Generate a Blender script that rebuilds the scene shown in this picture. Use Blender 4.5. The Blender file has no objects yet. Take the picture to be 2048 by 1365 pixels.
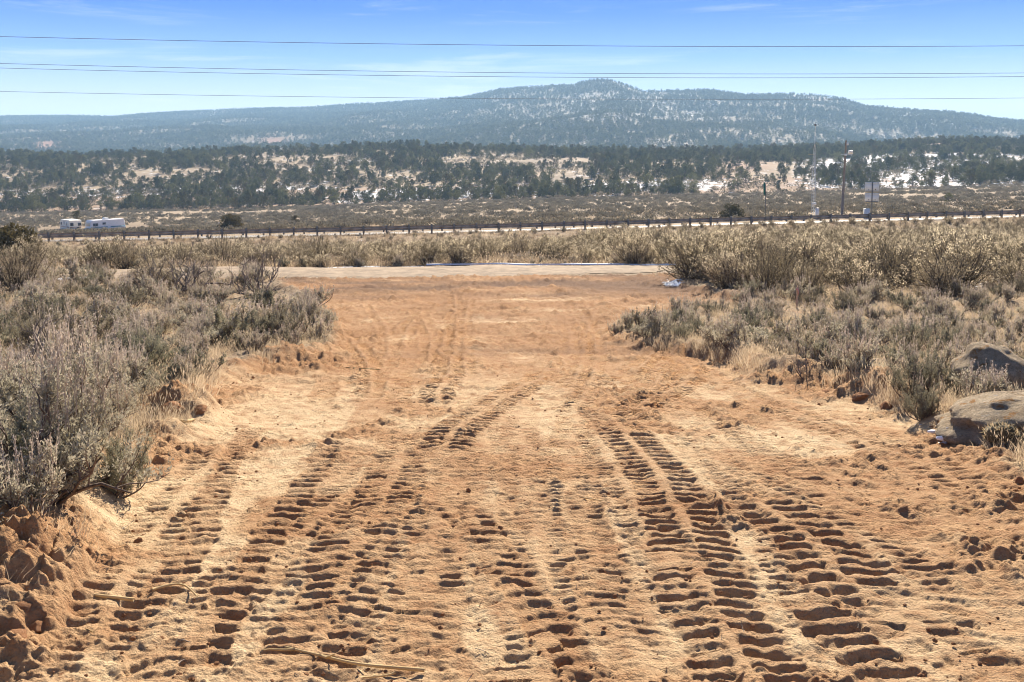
import bpy, bmesh, math, random
import numpy as np
from mathutils import Vector, Matrix, Euler

R = math.radians
rng = np.random.default_rng(7)
random.seed(7)
scene = bpy.context.scene
col = scene.collection

# ------------------------------------------------------------------ camera
PITCH = R(4.6); FPX = 1990.0; CAMZ = 1.7; CY = 299.3+FPX*math.tan(PITCH)      # lens shifted down, so uprights stay nearly upright
cam_d = bpy.data.cameras.new('camera'); cam_d.sensor_width = 36.0
cam_d.lens = 36.0*FPX/2048.0; cam_d.shift_y = -(682.5-CY)/2048.0; cam_d.clip_start = 0.05; cam_d.clip_end = 20000
cam = bpy.data.objects.new('camera', cam_d); col.objects.link(cam)
cam.location = (0, 0, CAMZ); cam.rotation_euler = (R(90)-PITCH, 0, 0)
scene.camera = cam

# ------------------------------------------------------------------ light
SUN_AZ, SUN_EL = R(13), R(32)            # azimuth from +Y towards +X
sdir = Vector((math.sin(SUN_AZ)*math.cos(SUN_EL), math.cos(SUN_AZ)*math.cos(SUN_EL), math.sin(SUN_EL)))
sun_d = bpy.data.lights.new('sun', 'SUN'); sun_d.energy = 5.0; sun_d.angle = R(0.53); sun_d.color = (1.0, 0.89, 0.74)
sun = bpy.data.objects.new('sun', sun_d); col.objects.link(sun)
sun.rotation_euler = sdir.to_track_quat('Z', 'Y').to_euler(); sun.location = (20, 60, 60)

vs = scene.view_settings
vs.view_transform = 'Standard'; vs.look = 'None'; vs.gamma = 1.0; vs.use_curve_mapping = False
vs.exposure = 1.36

world = bpy.data.worlds.new('World'); scene.world = world; world.use_nodes = True

def nd(t, kind, props=None, **ins):
    n = t.nodes.new(kind)
    for k, v in (props or {}).items(): setattr(n, k, v)
    for k, v in ins.items():
        key = int(k[1:]) if k[0] == 'i' and k[1:].isdigit() else k.replace('_', ' ')
        if isinstance(v, bpy.types.NodeSocket): t.links.new(v, n.inputs[key])
        else: n.inputs[key].default_value = v
    return n
def math_(t, op, a, b=0.0, c=None, clamp=False):
    n = t.nodes.new('ShaderNodeMath'); n.operation = op; n.use_clamp = clamp
    for i, v in enumerate((a, b) if c is None else (a, b, c)):
        if isinstance(v, bpy.types.NodeSocket): t.links.new(v, n.inputs[i])
        else: n.inputs[i].default_value = v
    return n.outputs[0]
def mix_(t, f, a, b, blend='MIX'):
    n = t.nodes.new('ShaderNodeMix'); n.data_type = 'RGBA'; n.blend_type = blend
    for i, v in ((0, f), (6, a), (7, b)):
        if isinstance(v, bpy.types.NodeSocket): t.links.new(v, n.inputs[i])
        elif i: n.inputs[i].default_value = (*v, 1)
        else: n.inputs[0].default_value = v
    return n.outputs[2]
def ramp_(t, f, stops, interp='LINEAR'):
    n = t.nodes.new('ShaderNodeValToRGB'); t.links.new(f, n.inputs[0]); n.color_ramp.interpolation = interp
    e = n.color_ramp.elements
    while len(e) < len(stops): e.new(0.5)
    for el, (p, c) in zip(e, stops):
        el.position = p; el.color = (*c, 1) if len(c) == 3 else c
    return n.outputs[0]
def sstep(t, x, a, b):
    n = t.nodes.new('ShaderNodeMapRange'); n.interpolation_type = 'SMOOTHSTEP'
    t.links.new(x, n.inputs[0]); n.inputs[1].default_value = a; n.inputs[2].default_value = b
    return n.outputs[0]

def build_world():
    t = world.node_tree; t.nodes.clear()
    out = t.nodes.new('ShaderNodeOutputWorld'); bg = t.nodes.new('ShaderNodeBackground')
    sky = t.nodes.new('ShaderNodeTexSky'); sky.sky_type = 'NISHITA'; sky.sun_disc = False
    sky.sun_elevation = SUN_EL; sky.sun_rotation = SUN_AZ
    sky.altitude = 1900; sky.air_density = 1.0; sky.dust_density = 0.35; sky.ozone_density = 4.0
    tc = t.nodes.new('ShaderNodeTexCoord')
    sep = nd(t, 'ShaderNodeSeparateXYZ', Vector=tc.outputs['Generated'])
    z = sep.outputs[2]
    # clear winter sky: pale at the horizon, deep saturated blue a few degrees up; above the view dimmed and less saturated to cut blue fill in shade
    grad = ramp_(t, math_(t, 'MAXIMUM', z, 0.0), [(0.0, (9.4, 9.0, 8.7)), (0.035, (8.6, 8.5, 8.8)), (0.06, (5.5, 6.6, 9.0)), (0.09, (2.2, 4.1, 9.0)),
                                  (0.135, (0.25, 1.7, 8.2)), (0.32, (0.40, 1.1, 3.4)), (1.0, (0.45, 0.8, 1.7))])
    c = mix_(t, 0.85, sky.outputs[0], grad)
    # thin cirrus streaks
    mp = nd(t, 'ShaderNodeMapping', Vector=tc.outputs['Generated'], Scale=(2.2, 2.2, 26.0), Rotation=(0.0, 0.0, 0.0))
    n1 = nd(t, 'ShaderNodeTexNoise', Vector=mp.outputs[0], Scale=2.1, Detail=7.0, Roughness=0.62, Distortion=0.5)
    mp2 = nd(t, 'ShaderNodeMapping', Vector=tc.outputs['Generated'], Scale=(0.9, 0.9, 9.0), Location=(3.1, 0.4, 0.0))
    n2 = nd(t, 'ShaderNodeTexNoise', Vector=mp2.outputs[0], Scale=2.6, Detail=2.0)
    f = math_(t, 'MULTIPLY', sstep(t, n1.outputs[0], 0.50, 0.72), sstep(t, n2.outputs[0], 0.44, 0.58))
    f = math_(t, 'MULTIPLY', f, 0.32)
    c = mix_(t, f, c, (9.6, 10.0, 10.2))
    t.links.new(c, bg.inputs[0]); bg.inputs[1].default_value = 0.05
    t.links.new(bg.outputs[0], out.inputs[0])
build_world()
scene.cycles.use_denoising = True; scene.cycles.filter_width = 1.05
scene.cycles.max_bounces = 6; scene.cycles.diffuse_bounces = 3; scene.cycles.transmission_bounces = 3
scene.cycles.volume_bounces = 1; scene.cycles.transparent_max_bounces = 4

# ------------------------------------------------------------------ helpers
def sm(a, b, x):
    q = np.clip((x-a)/(b-a), 0, 1); return q*q*(3-2*q)
def _hash(ix, iy, seed):
    h = (ix.astype(np.int64)*374761393 + iy.astype(np.int64)*668265263 + seed*1442695041) & 0xFFFFFFFF
    h = ((h ^ (h >> 13))*1274126177) & 0xFFFFFFFF
    return ((h ^ (h >> 16)) & 0xFFFFFF)/float(0xFFFFFF)
def vnoise(x, y, seed=0):
    x = np.asarray(x, float); y = np.asarray(y, float)
    ix = np.floor(x); iy = np.floor(y); fx = x-ix; fy = y-iy
    fx = fx*fx*(3-2*fx); fy = fy*fy*(3-2*fy)
    a = _hash(ix, iy, seed); b = _hash(ix+1, iy, seed); c = _hash(ix, iy+1, seed); d = _hash(ix+1, iy+1, seed)
    return (a*(1-fx)+b*fx)*(1-fy)+(c*(1-fx)+d*fx)*fy
def fbm(x, y, wl, oct=4, seed=0, gain=0.5):
    s = 0.0; amp = 1.0; tot = 0.0
    for o in range(oct):
        s = s + amp*(vnoise(x/wl*(2**o)+17.3*o, y/wl*(2**o)-9.1*o, seed+o)-0.5); tot += amp; amp *= gain
    return s/tot*2
def worley(x, y, s, seed):
    """distance to the nearest jittered cell point (in cells) and that cell's random value"""
    X = x/s; Y = y/s; ix = np.floor(X); iy = np.floor(Y); best = np.full(X.shape, 9.0); rv = np.zeros(X.shape)
    for a in (-1, 0, 1):
        for b in (-1, 0, 1):
            cx, cy = ix+a, iy+b; px = cx+.1+.8*_hash(cx, cy, seed); py = cy+.1+.8*_hash(cx, cy, seed+1)
            d = (px-X)**2+(py-Y)**2; m = d < best; best = np.where(m, d, best); rv = np.where(m, _hash(cx, cy, seed+2), rv)
    return np.sqrt(best), rv
def tagit(o, label=None, cat=None, group=None, kind=None):
    if label: o['label'] = label
    if cat: o['category'] = cat
    if group: o['group'] = group
    if kind: o['kind'] = kind
    return o
def empty(name, loc=(0, 0, 0), rz=0.0, label=None, cat=None, group=None):
    o = bpy.data.objects.new(name, None); o.empty_display_size = 0.2; col.objects.link(o)
    o.location = loc; o.rotation_euler = (0, 0, rz); tagit(o, label, cat, group); return o
def link(name, me, parent=None, loc=None, rot=None, sc=None):
    o = bpy.data.objects.new(name, me); col.objects.link(o)
    if parent: o.parent = parent
    if loc is not None: o.location = loc
    if rot is not None: o.rotation_euler = rot
    if sc is not None: o.scale = sc
    return o
def np_mesh(name, V, F, mats, mat_idx=None, smooth=False):
    """V (n,3); F list of int arrays (k,3) / (k,4)"""
    me = bpy.data.meshes.new(name)
    V = np.asarray(V, np.float32); me.vertices.add(len(V)); me.vertices.foreach_set('co', V.ravel())
    F = [f for f in F if len(f)]
    tot = np.concatenate([np.full(len(f), f.shape[1], np.int32) for f in F])
    idx = np.concatenate([f.ravel() for f in F]).astype(np.int32)
    st = np.concatenate([[0], np.cumsum(tot)[:-1]]).astype(np.int32)
    me.loops.add(len(idx)); me.loops.foreach_set('vertex_index', idx)
    me.polygons.add(len(tot)); me.polygons.foreach_set('loop_start', st)
    try: me.polygons.foreach_set('loop_total', tot)
    except Exception: pass
    if mat_idx is not None: me.polygons.foreach_set('material_index', np.asarray(mat_idx, np.int32))
    if smooth: me.polygons.foreach_set('use_smooth', np.ones(len(tot), bool))
    for m in (mats if isinstance(mats, (list, tuple)) else [mats]): me.materials.append(m)
    me.update(calc_edges=True); return me
class MB:
    """collects vertices and faces of one part"""
    def __init__(s): s.V = []; s.F3 = []; s.F4 = []; s.n = 0
    def add(s, V, F3=None, F4=None):
        V = np.asarray(V, float)
        if F3 is not None and len(F3): s.F3.append(np.asarray(F3, int)+s.n)
        if F4 is not None and len(F4): s.F4.append(np.asarray(F4, int)+s.n)
        s.V.append(V); s.n += len(V); return s
    def box(s, c, d, rot=None):
        c = np.array(c, float); h = np.array(d, float)/2
        q = np.array([[x, y, z] for z in (-1, 1) for y in (-1, 1) for x in (-1, 1)])*h
        if rot is not None: q = q @ np.array(rot).T
        return s.add(q+c, F4=[[0, 2, 3, 1], [4, 5, 7, 6], [0, 1, 5, 4], [2, 6, 7, 3], [0, 4, 6, 2], [1, 3, 7, 5]])
    def tube(s, P, rad, k=4, cap=True):
        P = np.asarray(P, float); n = len(P); rad = np.broadcast_to(np.asarray(rad, float), (n,))
        T = np.gradient(P, axis=0); T /= np.linalg.norm(T, axis=1)[:, None]+1e-9
        ref = np.array([0, 0, 1.0]) if abs(T[:, 2].mean()) < 0.8 else np.array([1.0, 0, 0])
        A = np.cross(T, ref); A /= np.linalg.norm(A, axis=1)[:, None]+1e-9; B = np.cross(T, A)
        ang = np.arange(k)*2*np.pi/k
        V = P[:, None]+rad[:, None, None]*(A[:, None]*np.cos(ang)[None, :, None]+B[:, None]*np.sin(ang)[None, :, None])
        i = np.arange(n-1)[:, None]*k; j = np.arange(k)[None]; j2 = (j+1) % k
        F = np.stack([i+j, i+j2, i+k+j2, i+k+j], -1).reshape(-1, 4)
        f3 = []
        if cap:
            for b, o in ((0, 1), ((n-1)*k, -1)):
                for q in range(1, k-1): f3.append([b, b+q, b+q+1][::o])
        return s.add(V.reshape(-1, 3), F3=f3, F4=F)
    def disc_prism(s, c, axis, r, h, k=16):
        axis = np.array(axis, float); axis /= np.linalg.norm(axis)
        c = np.array(c, float); return s.tube([c-axis*h/2, c+axis*h/2], [r, r], k)
    def prism(s, poly, x0, x1, axis=0):
        """polygon (2D) extruded along axis; polygon coords are the two other axes in order"""
        poly = np.asarray(poly, float); n = len(poly); V = []
        for x in (x0, x1):
            q = np.insert(poly, axis, x, axis=1); V.append(q)
        F4 = [[i, (i+1) % n, n+(i+1) % n, n+i] for i in range(n)]
        f3 = [[0, i, i+1] for i in range(1, n-1)]+[[n, n+i+1, n+i] for i in range(1, n-1)]
        return s.add(np.concatenate(V), F3=f3, F4=F4)
    def leaves(s, C, D, L, W):
        """diamond leaves at C along D"""
        C = np.asarray(C, float); N = len(C)
        D = D/(np.linalg.norm(D, axis=1)[:, None]+1e-9)
        rv = rng.normal(size=(N, 3)); S = np.cross(D, rv); S /= np.linalg.norm(S, axis=1)[:, None]+1e-9
        L = np.broadcast_to(L, (N,))[:, None]; W = np.broadcast_to(W, (N,))[:, None]
        V = np.stack([C, C+D*L*0.55+S*W*0.5, C+D*L, C+D*L*0.55-S*W*0.5], 1).reshape(-1, 3)
        return s.add(V, F4=np.arange(4*N).reshape(-1, 4))
    def blades(s, C, D, L, W, bend=0.3):
        """tapering two-segment blades"""
        C = np.asarray(C, float); N = len(C)
        D = D/(np.linalg.norm(D, axis=1)[:, None]+1e-9)
        rv = rng.normal(size=(N, 3)); rv[:, 2] *= 0.2; S = np.cross(D, rv); S /= np.linalg.norm(S, axis=1)[:, None]+1e-9
        L = np.broadcast_to(L, (N,))[:, None]; W = np.broadcast_to(W, (N,))[:, None]
        out = D.copy(); out[:, 2] = 0; M = C+D*L*0.55; tip = C+D*L+out*L*bend - np.array([0, 0, 1.0])*L*bend*0.35
        V = np.stack([C-S*W*.5, C+S*W*.5, M+S*W*.4, M-S*W*.4, tip], 1).reshape(-1, 3)
        b = np.arange(N)[:, None]*5
        return s.add(V, F3=b+np.array([[3, 2, 4]]), F4=b+np.array([[0, 1, 2, 3]]))
    def mesh(s, name, mats, smooth=False):
        F = []
        if s.F3: F.append(np.concatenate(s.F3))
        if s.F4: F.append(np.concatenate(s.F4))
        return np_mesh(name, np.concatenate(s.V), F, mats, smooth=smooth)
    def build(s, name, mat, parent=None, smooth=False, **k): return link(name, s.mesh(name, mat, smooth), parent, **k)

# ------------------------------------------------------------------ materials
def mat(name):
    m = bpy.data.materials.new(name); m.use_nodes = True; t = m.node_tree; t.nodes.clear()
    return m, t, t.nodes.new('ShaderNodeOutputMaterial')
def paint(name, c, rough=0.5, metal=0.0, var=0.12, scale=6.0, bump=0.0, spec=0.5, dirt=None):
    m, t, out = mat(name); tc = t.nodes.new('ShaderNodeTexCoord')
    n = nd(t, 'ShaderNodeTexNoise', Vector=tc.outputs['Object'], Scale=scale, Detail=6.0, Roughness=0.65)
    a = tuple(v*(1-var) for v in c); b = tuple(min(1, v*(1+var)) for v in c)
    cc = mix_(t, sstep(t, n.outputs[0], 0.3, 0.7), a, b)
    if dirt:
        n2 = nd(t, 'ShaderNodeTexNoise', Vector=tc.outputs['Object'], Scale=scale*0.6, Detail=8.0, Roughness=0.7)
        cc = mix_(t, sstep(t, n2.outputs[0], 0.55, 0.72), cc, dirt)
    p = nd(t, 'ShaderNodeBsdfPrincipled', Base_Color=cc, Roughness=rough, Metallic=metal)
    p.inputs['Specular IOR Level'].default_value = spec
    if bump:
        bn = nd(t, 'ShaderNodeBump', Height=n.outputs[0], Strength=bump, Distance=0.02); t.links.new(bn.outputs[0], p.inputs['Normal'])
    t.links.new(p.outputs[0], out.inputs[0]); return m
def leafmat(name, c1, c2, trans=0.35, obj_var=0.25, tint=None, tcol=None):
    m, t, out = mat(name); oi = t.nodes.new('ShaderNodeObjectInfo'); g = t.nodes.new('ShaderNodeNewGeometry')
    tc = t.nodes.new('ShaderNodeTexCoord')
    n = nd(t, 'ShaderNodeTexNoise', Vector=tc.outputs['Object'], Scale=7.0, Detail=2.0)
    f = math_(t, 'ADD', math_(t, 'MULTIPLY', g.outputs['Random Per Island'], 0.65), math_(t, 'SUBTRACT', math_(t, 'MULTIPLY', n.outputs[0], 0.9), 0.28), clamp=True)
    c = mix_(t, f, c1, c2)
    if tint is not None: c = mix_(t, math_(t, 'MULTIPLY', math_(t, 'POWER', oi.outputs['Random'], 1.5), 0.75), c, tint)
    hv = nd(t, 'ShaderNodeHueSaturation', Color=c, Value=math_(t, 'ADD', math_(t, 'MULTIPLY', math_(t, 'FRACT', math_(t, 'MULTIPLY', oi.outputs['Random'], 7.31)), obj_var*2), 1-obj_var))
    d = nd(t, 'ShaderNodeBsdfDiffuse', Color=hv.outputs[0]); tr = nd(t, 'ShaderNodeBsdfTranslucent', Color=hv.outputs[0])
    if tcol is not None:
        tm = mix_(t, 0.5, hv.outputs[0], tcol); t.links.new(tm, tr.inputs[0])
    mx = nd(t, 'ShaderNodeMixShader', Fac=trans); t.links.new(d.outputs[0], mx.inputs[1]); t.links.new(tr.outputs[0], mx.inputs[2])
    t.links.new(mx.outputs[0], out.inputs[0]); return m
M = {}
M['sage'] = leafmat('sage_leaf', (0.345, 0.315, 0.225), (0.60, 0.545, 0.42), 0.34, 0.2, (0.42, 0.36, 0.26))
M['sage_dark'] = leafmat('sage_leaf_dark', (0.19, 0.185, 0.125), (0.39, 0.37, 0.265), 0.26, 0.2, (0.30, 0.25, 0.17))
M['stalk'] = leafmat('flower_stalk', (0.52, 0.425, 0.34), (0.76, 0.65, 0.53), 0.3, 0.15)
M['wood'] = paint('sage_wood', (0.17, 0.13, 0.105), 0.9, 0, 0.45, 22, 0.5, 0.2)
M['deadwood'] = paint('dead_wood', (0.20, 0.165, 0.14), 0.9, 0, 0.5, 18, 0.5, 0.2)
M['rabbit'] = leafmat('rabbitbrush_leaf', (0.15, 0.122, 0.078), (0.40, 0.33, 0.205), 0.27, 0.3, (0.24, 0.195, 0.14))
M['seed'] = leafmat('seed_head', (0.55, 0.455, 0.30), (0.86, 0.75, 0.53), 0.55, 0.2, (0.46, 0.38, 0.27))
M['rstem'] = paint('rabbitbrush_stem', (0.14, 0.11, 0.075), 0.9, 0, 0.35, 20, 0, 0.2)
M['grass'] = leafmat('dry_grass', (0.48, 0.38, 0.25), (0.70, 0.58, 0.42), 0.4, 0.18, (0.50, 0.38, 0.25))
M['grass_grey'] = leafmat('grey_grass', (0.26, 0.205, 0.145), (0.46, 0.37, 0.26), 0.35, 0.2, (0.34, 0.25, 0.17))
M['field'] = leafmat('flat_sage', (0.14, 0.128, 0.092), (0.36, 0.32, 0.24), 0.20, 0.3, (0.20, 0.17, 0.12))
M['juniper'] = leafmat('juniper_needles', (0.088, 0.088, 0.036), (0.22, 0.205, 0.09), 0.22, 0.38, (0.085, 0.085, 0.04))
M['juniper_b'] = leafmat('juniper_needles_brown', (0.06, 0.058, 0.028), (0.15, 0.13, 0.06), 0.2, 0.2, (0.13, 0.10, 0.05))
M['bark'] = paint('juniper_bark', (0.13, 0.095, 0.07), 0.95, 0, 0.35, 12, 0.4, 0.2)

def ground_mat():
    m, t, out = mat('ground_soil'); g = t.nodes.new('ShaderNodeNewGeometry'); P = g.outputs['Position']
    def at(n): return nd(t, 'ShaderNodeAttribute', {'attribute_name': n}).outputs['Fac']
    def noise(s, det=5.0, ro=0.6, dist=0.0): return nd(t, 'ShaderNodeTexNoise', Vector=P, Scale=s, Detail=det, Roughness=ro, Distortion=dist).outputs[0]
    nf = noise(55.0, 5, 0.7); nm = noise(7.0, 6, 0.65); nl = noise(0.9, 6, 0.6); nk = noise(0.018, 6, 0.65)
    # graded pad: red loam, paler compacted sand, dark humus
    red = mix_(t, sstep(t, nm, 0.3, 0.72), (0.34, 0.177, 0.083), (0.46, 0.277, 0.140))
    pad = mix_(t, math_(t, 'MULTIPLY', at('pale'), sstep(t, nm, 0.18, 0.62)), red, (0.63, 0.475, 0.29))
    pad = mix_(t, math_(t, 'MULTIPLY', at('farred'), sstep(t, nl, 0.25, 0.6)), pad, (0.30, 0.160, 0.075))
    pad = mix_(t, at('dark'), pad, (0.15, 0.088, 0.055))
    pad = mix_(t, math_(t, 'MULTIPLY', sstep(t, nf, 0.54, 0.68), 0.6), pad, (0.24, 0.115, 0.055))  # dark speckle: moist crumbs, plus tiny shadows between them painted in
    # natural soil: tan with litter
    nat = mix_(t, sstep(t, nm, 0.35, 0.7), (0.22, 0.16, 0.105), (0.40, 0.31, 0.21))
    nat = mix_(t, sstep(t, nl, 0.52, 0.75), nat, (0.38, 0.24, 0.145))
    far = mix_(t, sstep(t, nk, 0.4, 0.62), (0.35, 0.27, 0.18), (0.23, 0.175, 0.12))
    nat = mix_(t, at('far'), nat, far)
    nat = mix_(t, at('mtn'), nat, (0.20, 0.165, 0.115))
    nat = mix_(t, at('redsoil'), nat, (0.34, 0.185, 0.12))
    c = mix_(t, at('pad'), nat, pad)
    ns = math_(t, 'ADD', math_(t, 'MULTIPLY', noise(1.7, 5, 0.7), 0.30), math_(t, 'MULTIPLY', noise(0.16, 6, 0.7), 0.70))
    ns = math_(t, 'ADD', ns, math_(t, 'MULTIPLY', math_(t, 'SUBTRACT', noise(7.0, 4, 0.7), 0.5), 0.35))
    sn = math_(t, 'ADD', at('snow'), math_(t, 'MULTIPLY', math_(t, 'SUBTRACT', ns, 0.5), 4.0))
    # near snow attr carries its own shape
    snow_f = sstep(t, sn, 0.74, 0.84)
    c = mix_(t, snow_f, c, (0.82, 0.85, 0.90))
    p = nd(t, 'ShaderNodeBsdfPrincipled', Base_Color=c, Roughness=0.95); p.inputs['Specular IOR Level'].default_value = 0.12
    vo = nd(t, 'ShaderNodeTexVoronoi', Vector=P, Scale=75.0, Randomness=1.0).outputs[0]
    h = math_(t, 'ADD', math_(t, 'SUBTRACT', math_(t, 'MULTIPLY', nf, 0.7), math_(t, 'MULTIPLY', vo, 0.18)), math_(t, 'MULTIPLY', noise(22.0, 6, 0.7), 1.0))
    b = nd(t, 'ShaderNodeBump', Height=h, Strength=0.9, Distance=0.035); t.links.new(b.outputs[0], p.inputs['Normal'])
    t.links.new(p.outputs[0], out.inputs[0]); return m
M['ground'] = ground_mat()

# ------------------------------------------------------------------ terrain
def slope_of(v): return np.tan(np.arctan((CY-np.asarray(v, float))/FPX)-PITCH)    # (z-CAMZ)/y on image row v
TC = np.array([-1.0, -0.52, -0.42, -0.31, -0.21, -0.09, 0.0, 0.11, 0.24, 0.34, 0.44, 0.52, 1.0])
T5 = np.array([-0.52, -0.26, 0, 0.26, 0.52])
def wwarp(y): return sm(38, 66, y)*(1-sm(150, 400, y))
rows = []
for y, z in ((-14, 0.9), (0, 0.0), (3.3, -.2), (6, -.45), (10, -.85), (16, -1.45), (22, -1.80), (28, -2.02)):
    rows.append((y, np.full(13, z-0.0)))
rows.append((33.5, np.interp(TC, T5, [-2.25, -2.25, -2.28, -2.3, -2.35])))
for y, v in ((38, (556, 540, 529, 532, 545)), (50, (543, 526, 513, 512, 517)), (64, (527, 512, 501, 494, 488)), (76, (514, 503, 493, 480, 467)),
             (84, (488, 476.5, 464.5, 450, 436)), (86.5, (487, 475.5, 463.5, 449, 435)), (97, (483.5, 471.5, 460, 445.5, 431.5)), (101, (482, 470, 459, 444.5, 430.5)),
             (112, (481, 467, 454.5, 439.5, 425)), (130, (478, 462, 447, 431, 417)), (200, (470, 452, 430, 412, 396)), (330, (430, 420, 402, 388, 371)),
             (352, (429, 419, 401, 387, 370)), (378, (417, 405, 388, 372, 356)), (450, (382, 367, 357, 346, 338)), (550, (336, 326, 322, 318, 308))):
    vv = np.interp(TC, T5, v)
    yy = y/(1-0.17*np.clip(TC, -.6, .6)*wwarp(np.array(float(y))))
    rows.append((y, CAMZ+yy*slope_of(vv)))
vc = np.interp(TC, (np.array([0, 200, 400, 600, 850, 1024, 1250, 1500, 1700, 1900, 2048])-1024)/2020, [313, 315, 309, 301, 294, 303, 306, 306, 297, 285, 289])
rows.append((655, CAMZ+655*slope_of(vc))); rows.append((700, CAMZ+700*slope_of(vc+4)))
rows.append((800, CAMZ+800*slope_of(vc)-14)); rows.append((920, np.full(13, -24.0))); rows.append((6000, np.full(13, -24.0)))
RY = np.array([r[0] for r in rows]); RZ = np.array([r[1] for r in rows])
# dense resample (smoothed)
DY = np.concatenate([np.arange(-14, 110, 0.25), np.geomspace(110, 6000, 900)])
DZ = np.stack([np.interp(DY, RY, RZ[:, k]) for k in range(13)], 1)
def _smooth(A, n):
    k = np.hanning(n+2)[1:-1]; k /= k.sum(); Ap = np.pad(A, ((n//2, n//2), (0, 0)), 'edge')
    return np.stack([np.convolve(Ap[:, j], k, 'valid') for j in range(A.shape[1])], 1)
DZs = _smooth(DZ, 13); near = DY < 30
DZs = np.where(near[:, None], _smooth(DZ, 25), DZs)
SKY_U = np.array([-500, 0, 150, 215, 270, 400, 480, 600, 700, 840, 930, 1000, 1100, 1150, 1165, 1190, 1230, 1260, 1290, 1360, 1420, 1500, 1600, 1680, 1740, 1840, 1900, 1960, 2000, 2048, 2500])
SKY_V = np.array([238, 232, 231, 233, 228, 221, 217, 215, 208, 201, 193, 178, 171, 169, 163, 159, 160, 171, 181, 181, 179, 189, 186, 193, 211, 219, 222, 229, 236, 240, 262])
SKY_T = (SKY_U-1024)/2030.0
def ridge_d(t): return np.interp(t, [-.8, -.5, -.1, .05, .1, .3, .5, .8], [3300, 3200, 2850, 2300, 2200, 2100, 1950, 1900])
def base_z(x, y):
    x = np.asarray(x, float); y = np.asarray(y, float)
    yp = y-0.17*np.clip(x, -95, 95)*wwarp(y)
    t = np.clip(x/np.maximum(y, 6.0), -0.99, 0.99)
    i = np.clip(np.searchsorted(DY, yp)-1, 0, len(DY)-2); f = np.clip((yp-DY[i])/(DY[i+1]-DY[i]), 0, 1)
    j = np.clip(np.searchsorted(TC, t)-1, 0, 11); g = (t-TC[j])/(TC[j+1]-TC[j]); g = g*g*(3-2*g)*0.5+g*0.5
    z = (DZs[i, j]*(1-g)+DZs[i, j+1]*g)*(1-f)+(DZs[i+1, j]*(1-g)+DZs[i+1, j+1]*g)*f
    m = y > 800
    if np.any(m):
        ty = np.clip(x/np.maximum(y, 1), -.8, .8); D = ridge_d(ty); zs = CAMZ+D*slope_of(np.interp(ty, SKY_T, SKY_V))-3.0
        s = np.clip((y-930)/(D-930), 0, 1.0)
        prof = -24+(zs+24)*(0.35*s+0.65*s**1.9)
        spur = fbm(x, y*0.6, 420, 4, 31)
        prof = prof+(0.5-np.abs(spur))*125*s*(1-s)*1.3+fbm(x, y, 150, 3, 33)*34*s*(1-s)
        back = np.where(y > D, -(y-D)*0.10, 0.0)
        hill = 17*np.exp(-(((x+340)/120)**2+((y-1250)/110)**2)) + 9*np.exp(-(((x+260)/70)**2+((y-1180)/80)**2))
        zm = prof+back+hill
        z = np.where(y > 930, np.maximum(zm, -24), z)
    return z
def project(x, y, z):
    sp, cp = math.sin(PITCH), math.cos(PITCH); Z = z-CAMZ
    d = y*cp-Z*sp; return 1024+FPX*x/d, CY-FPX*(y*sp+Z*cp)/d
_DM = np.geomspace(1.5, 4000, 2600)
def ground_at(u, v, zf=base_z):
    """the spot of ground seen on image point u, v"""
    yd = (CY-v)*math.sin(PITCH)+FPX*math.cos(PITCH); zd = (CY-v)*math.cos(PITCH)-FPX*math.sin(PITCH); xd = u-1024.0
    x = _DM*xd/yd; z = CAMZ+_DM*zd/yd; h = z-zf(x, _DM)
    k = np.argmax(h < 0)
    if k == 0: k = len(_DM)-1
    f = h[k-1]/(h[k-1]-h[k]+1e-12); D = _DM[k-1]+f*(_DM[k]-_DM[k-1])
    return D*xd/yd, D
def gpath(pts): return np.array([ground_at(u, v) for u, v in pts])

PAD = gpath([(-250, 1500), (40, 1300), (165, 1190), (235, 1090), (285, 1000), (325, 915), (410, 850), (425, 800), (455, 770), (520, 745), (600, 728), (665, 700),
             (690, 676), (665, 630), (640, 600), (590, 578), (575, 562), (1352, 552), (1340, 574), (1400, 592), (1460, 607), (1390, 628), (1290, 642), (1225, 655),
             (1212, 682), (1290, 704), (1410, 722), (1480, 762), (1590, 775), (1690, 802), (1790, 832), (1860, 872), (1950, 915), (2060, 970), (2350, 1120), (2700, 1500)])
def sdist(x, y, poly):
    """signed distance to polygon, positive inside"""
    d2 = np.full(np.shape(x), 1e12); ins = np.zeros(np.shape(x), bool); n = len(poly)
    for i in range(n):
        ax, ay = poly[i]; bx, by = poly[(i+1) % n]; ex, ey = bx-ax, by-ay
        h = np.clip(((x-ax)*ex+(y-ay)*ey)/(ex*ex+ey*ey+1e-12), 0, 1)
        d2 = np.minimum(d2, (x-ax-h*ex)**2+(y-ay-h*ey)**2)
        c = ((ay > y) != (by > y)) & (x < (bx-ax)*(y-ay)/(by-ay+1e-12)+ax); ins ^= c
    return np.where(ins, 1, -1)*np.sqrt(d2)
def gravel_y(x): return 32.6+0.13*np.clip(x, -40, 40)
def edge_wobble(x, y): return 0.16*fbm(x, y, 0.9, 3, 51)+0.25*fbm(x, y, 3.0, 2, 52)
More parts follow.
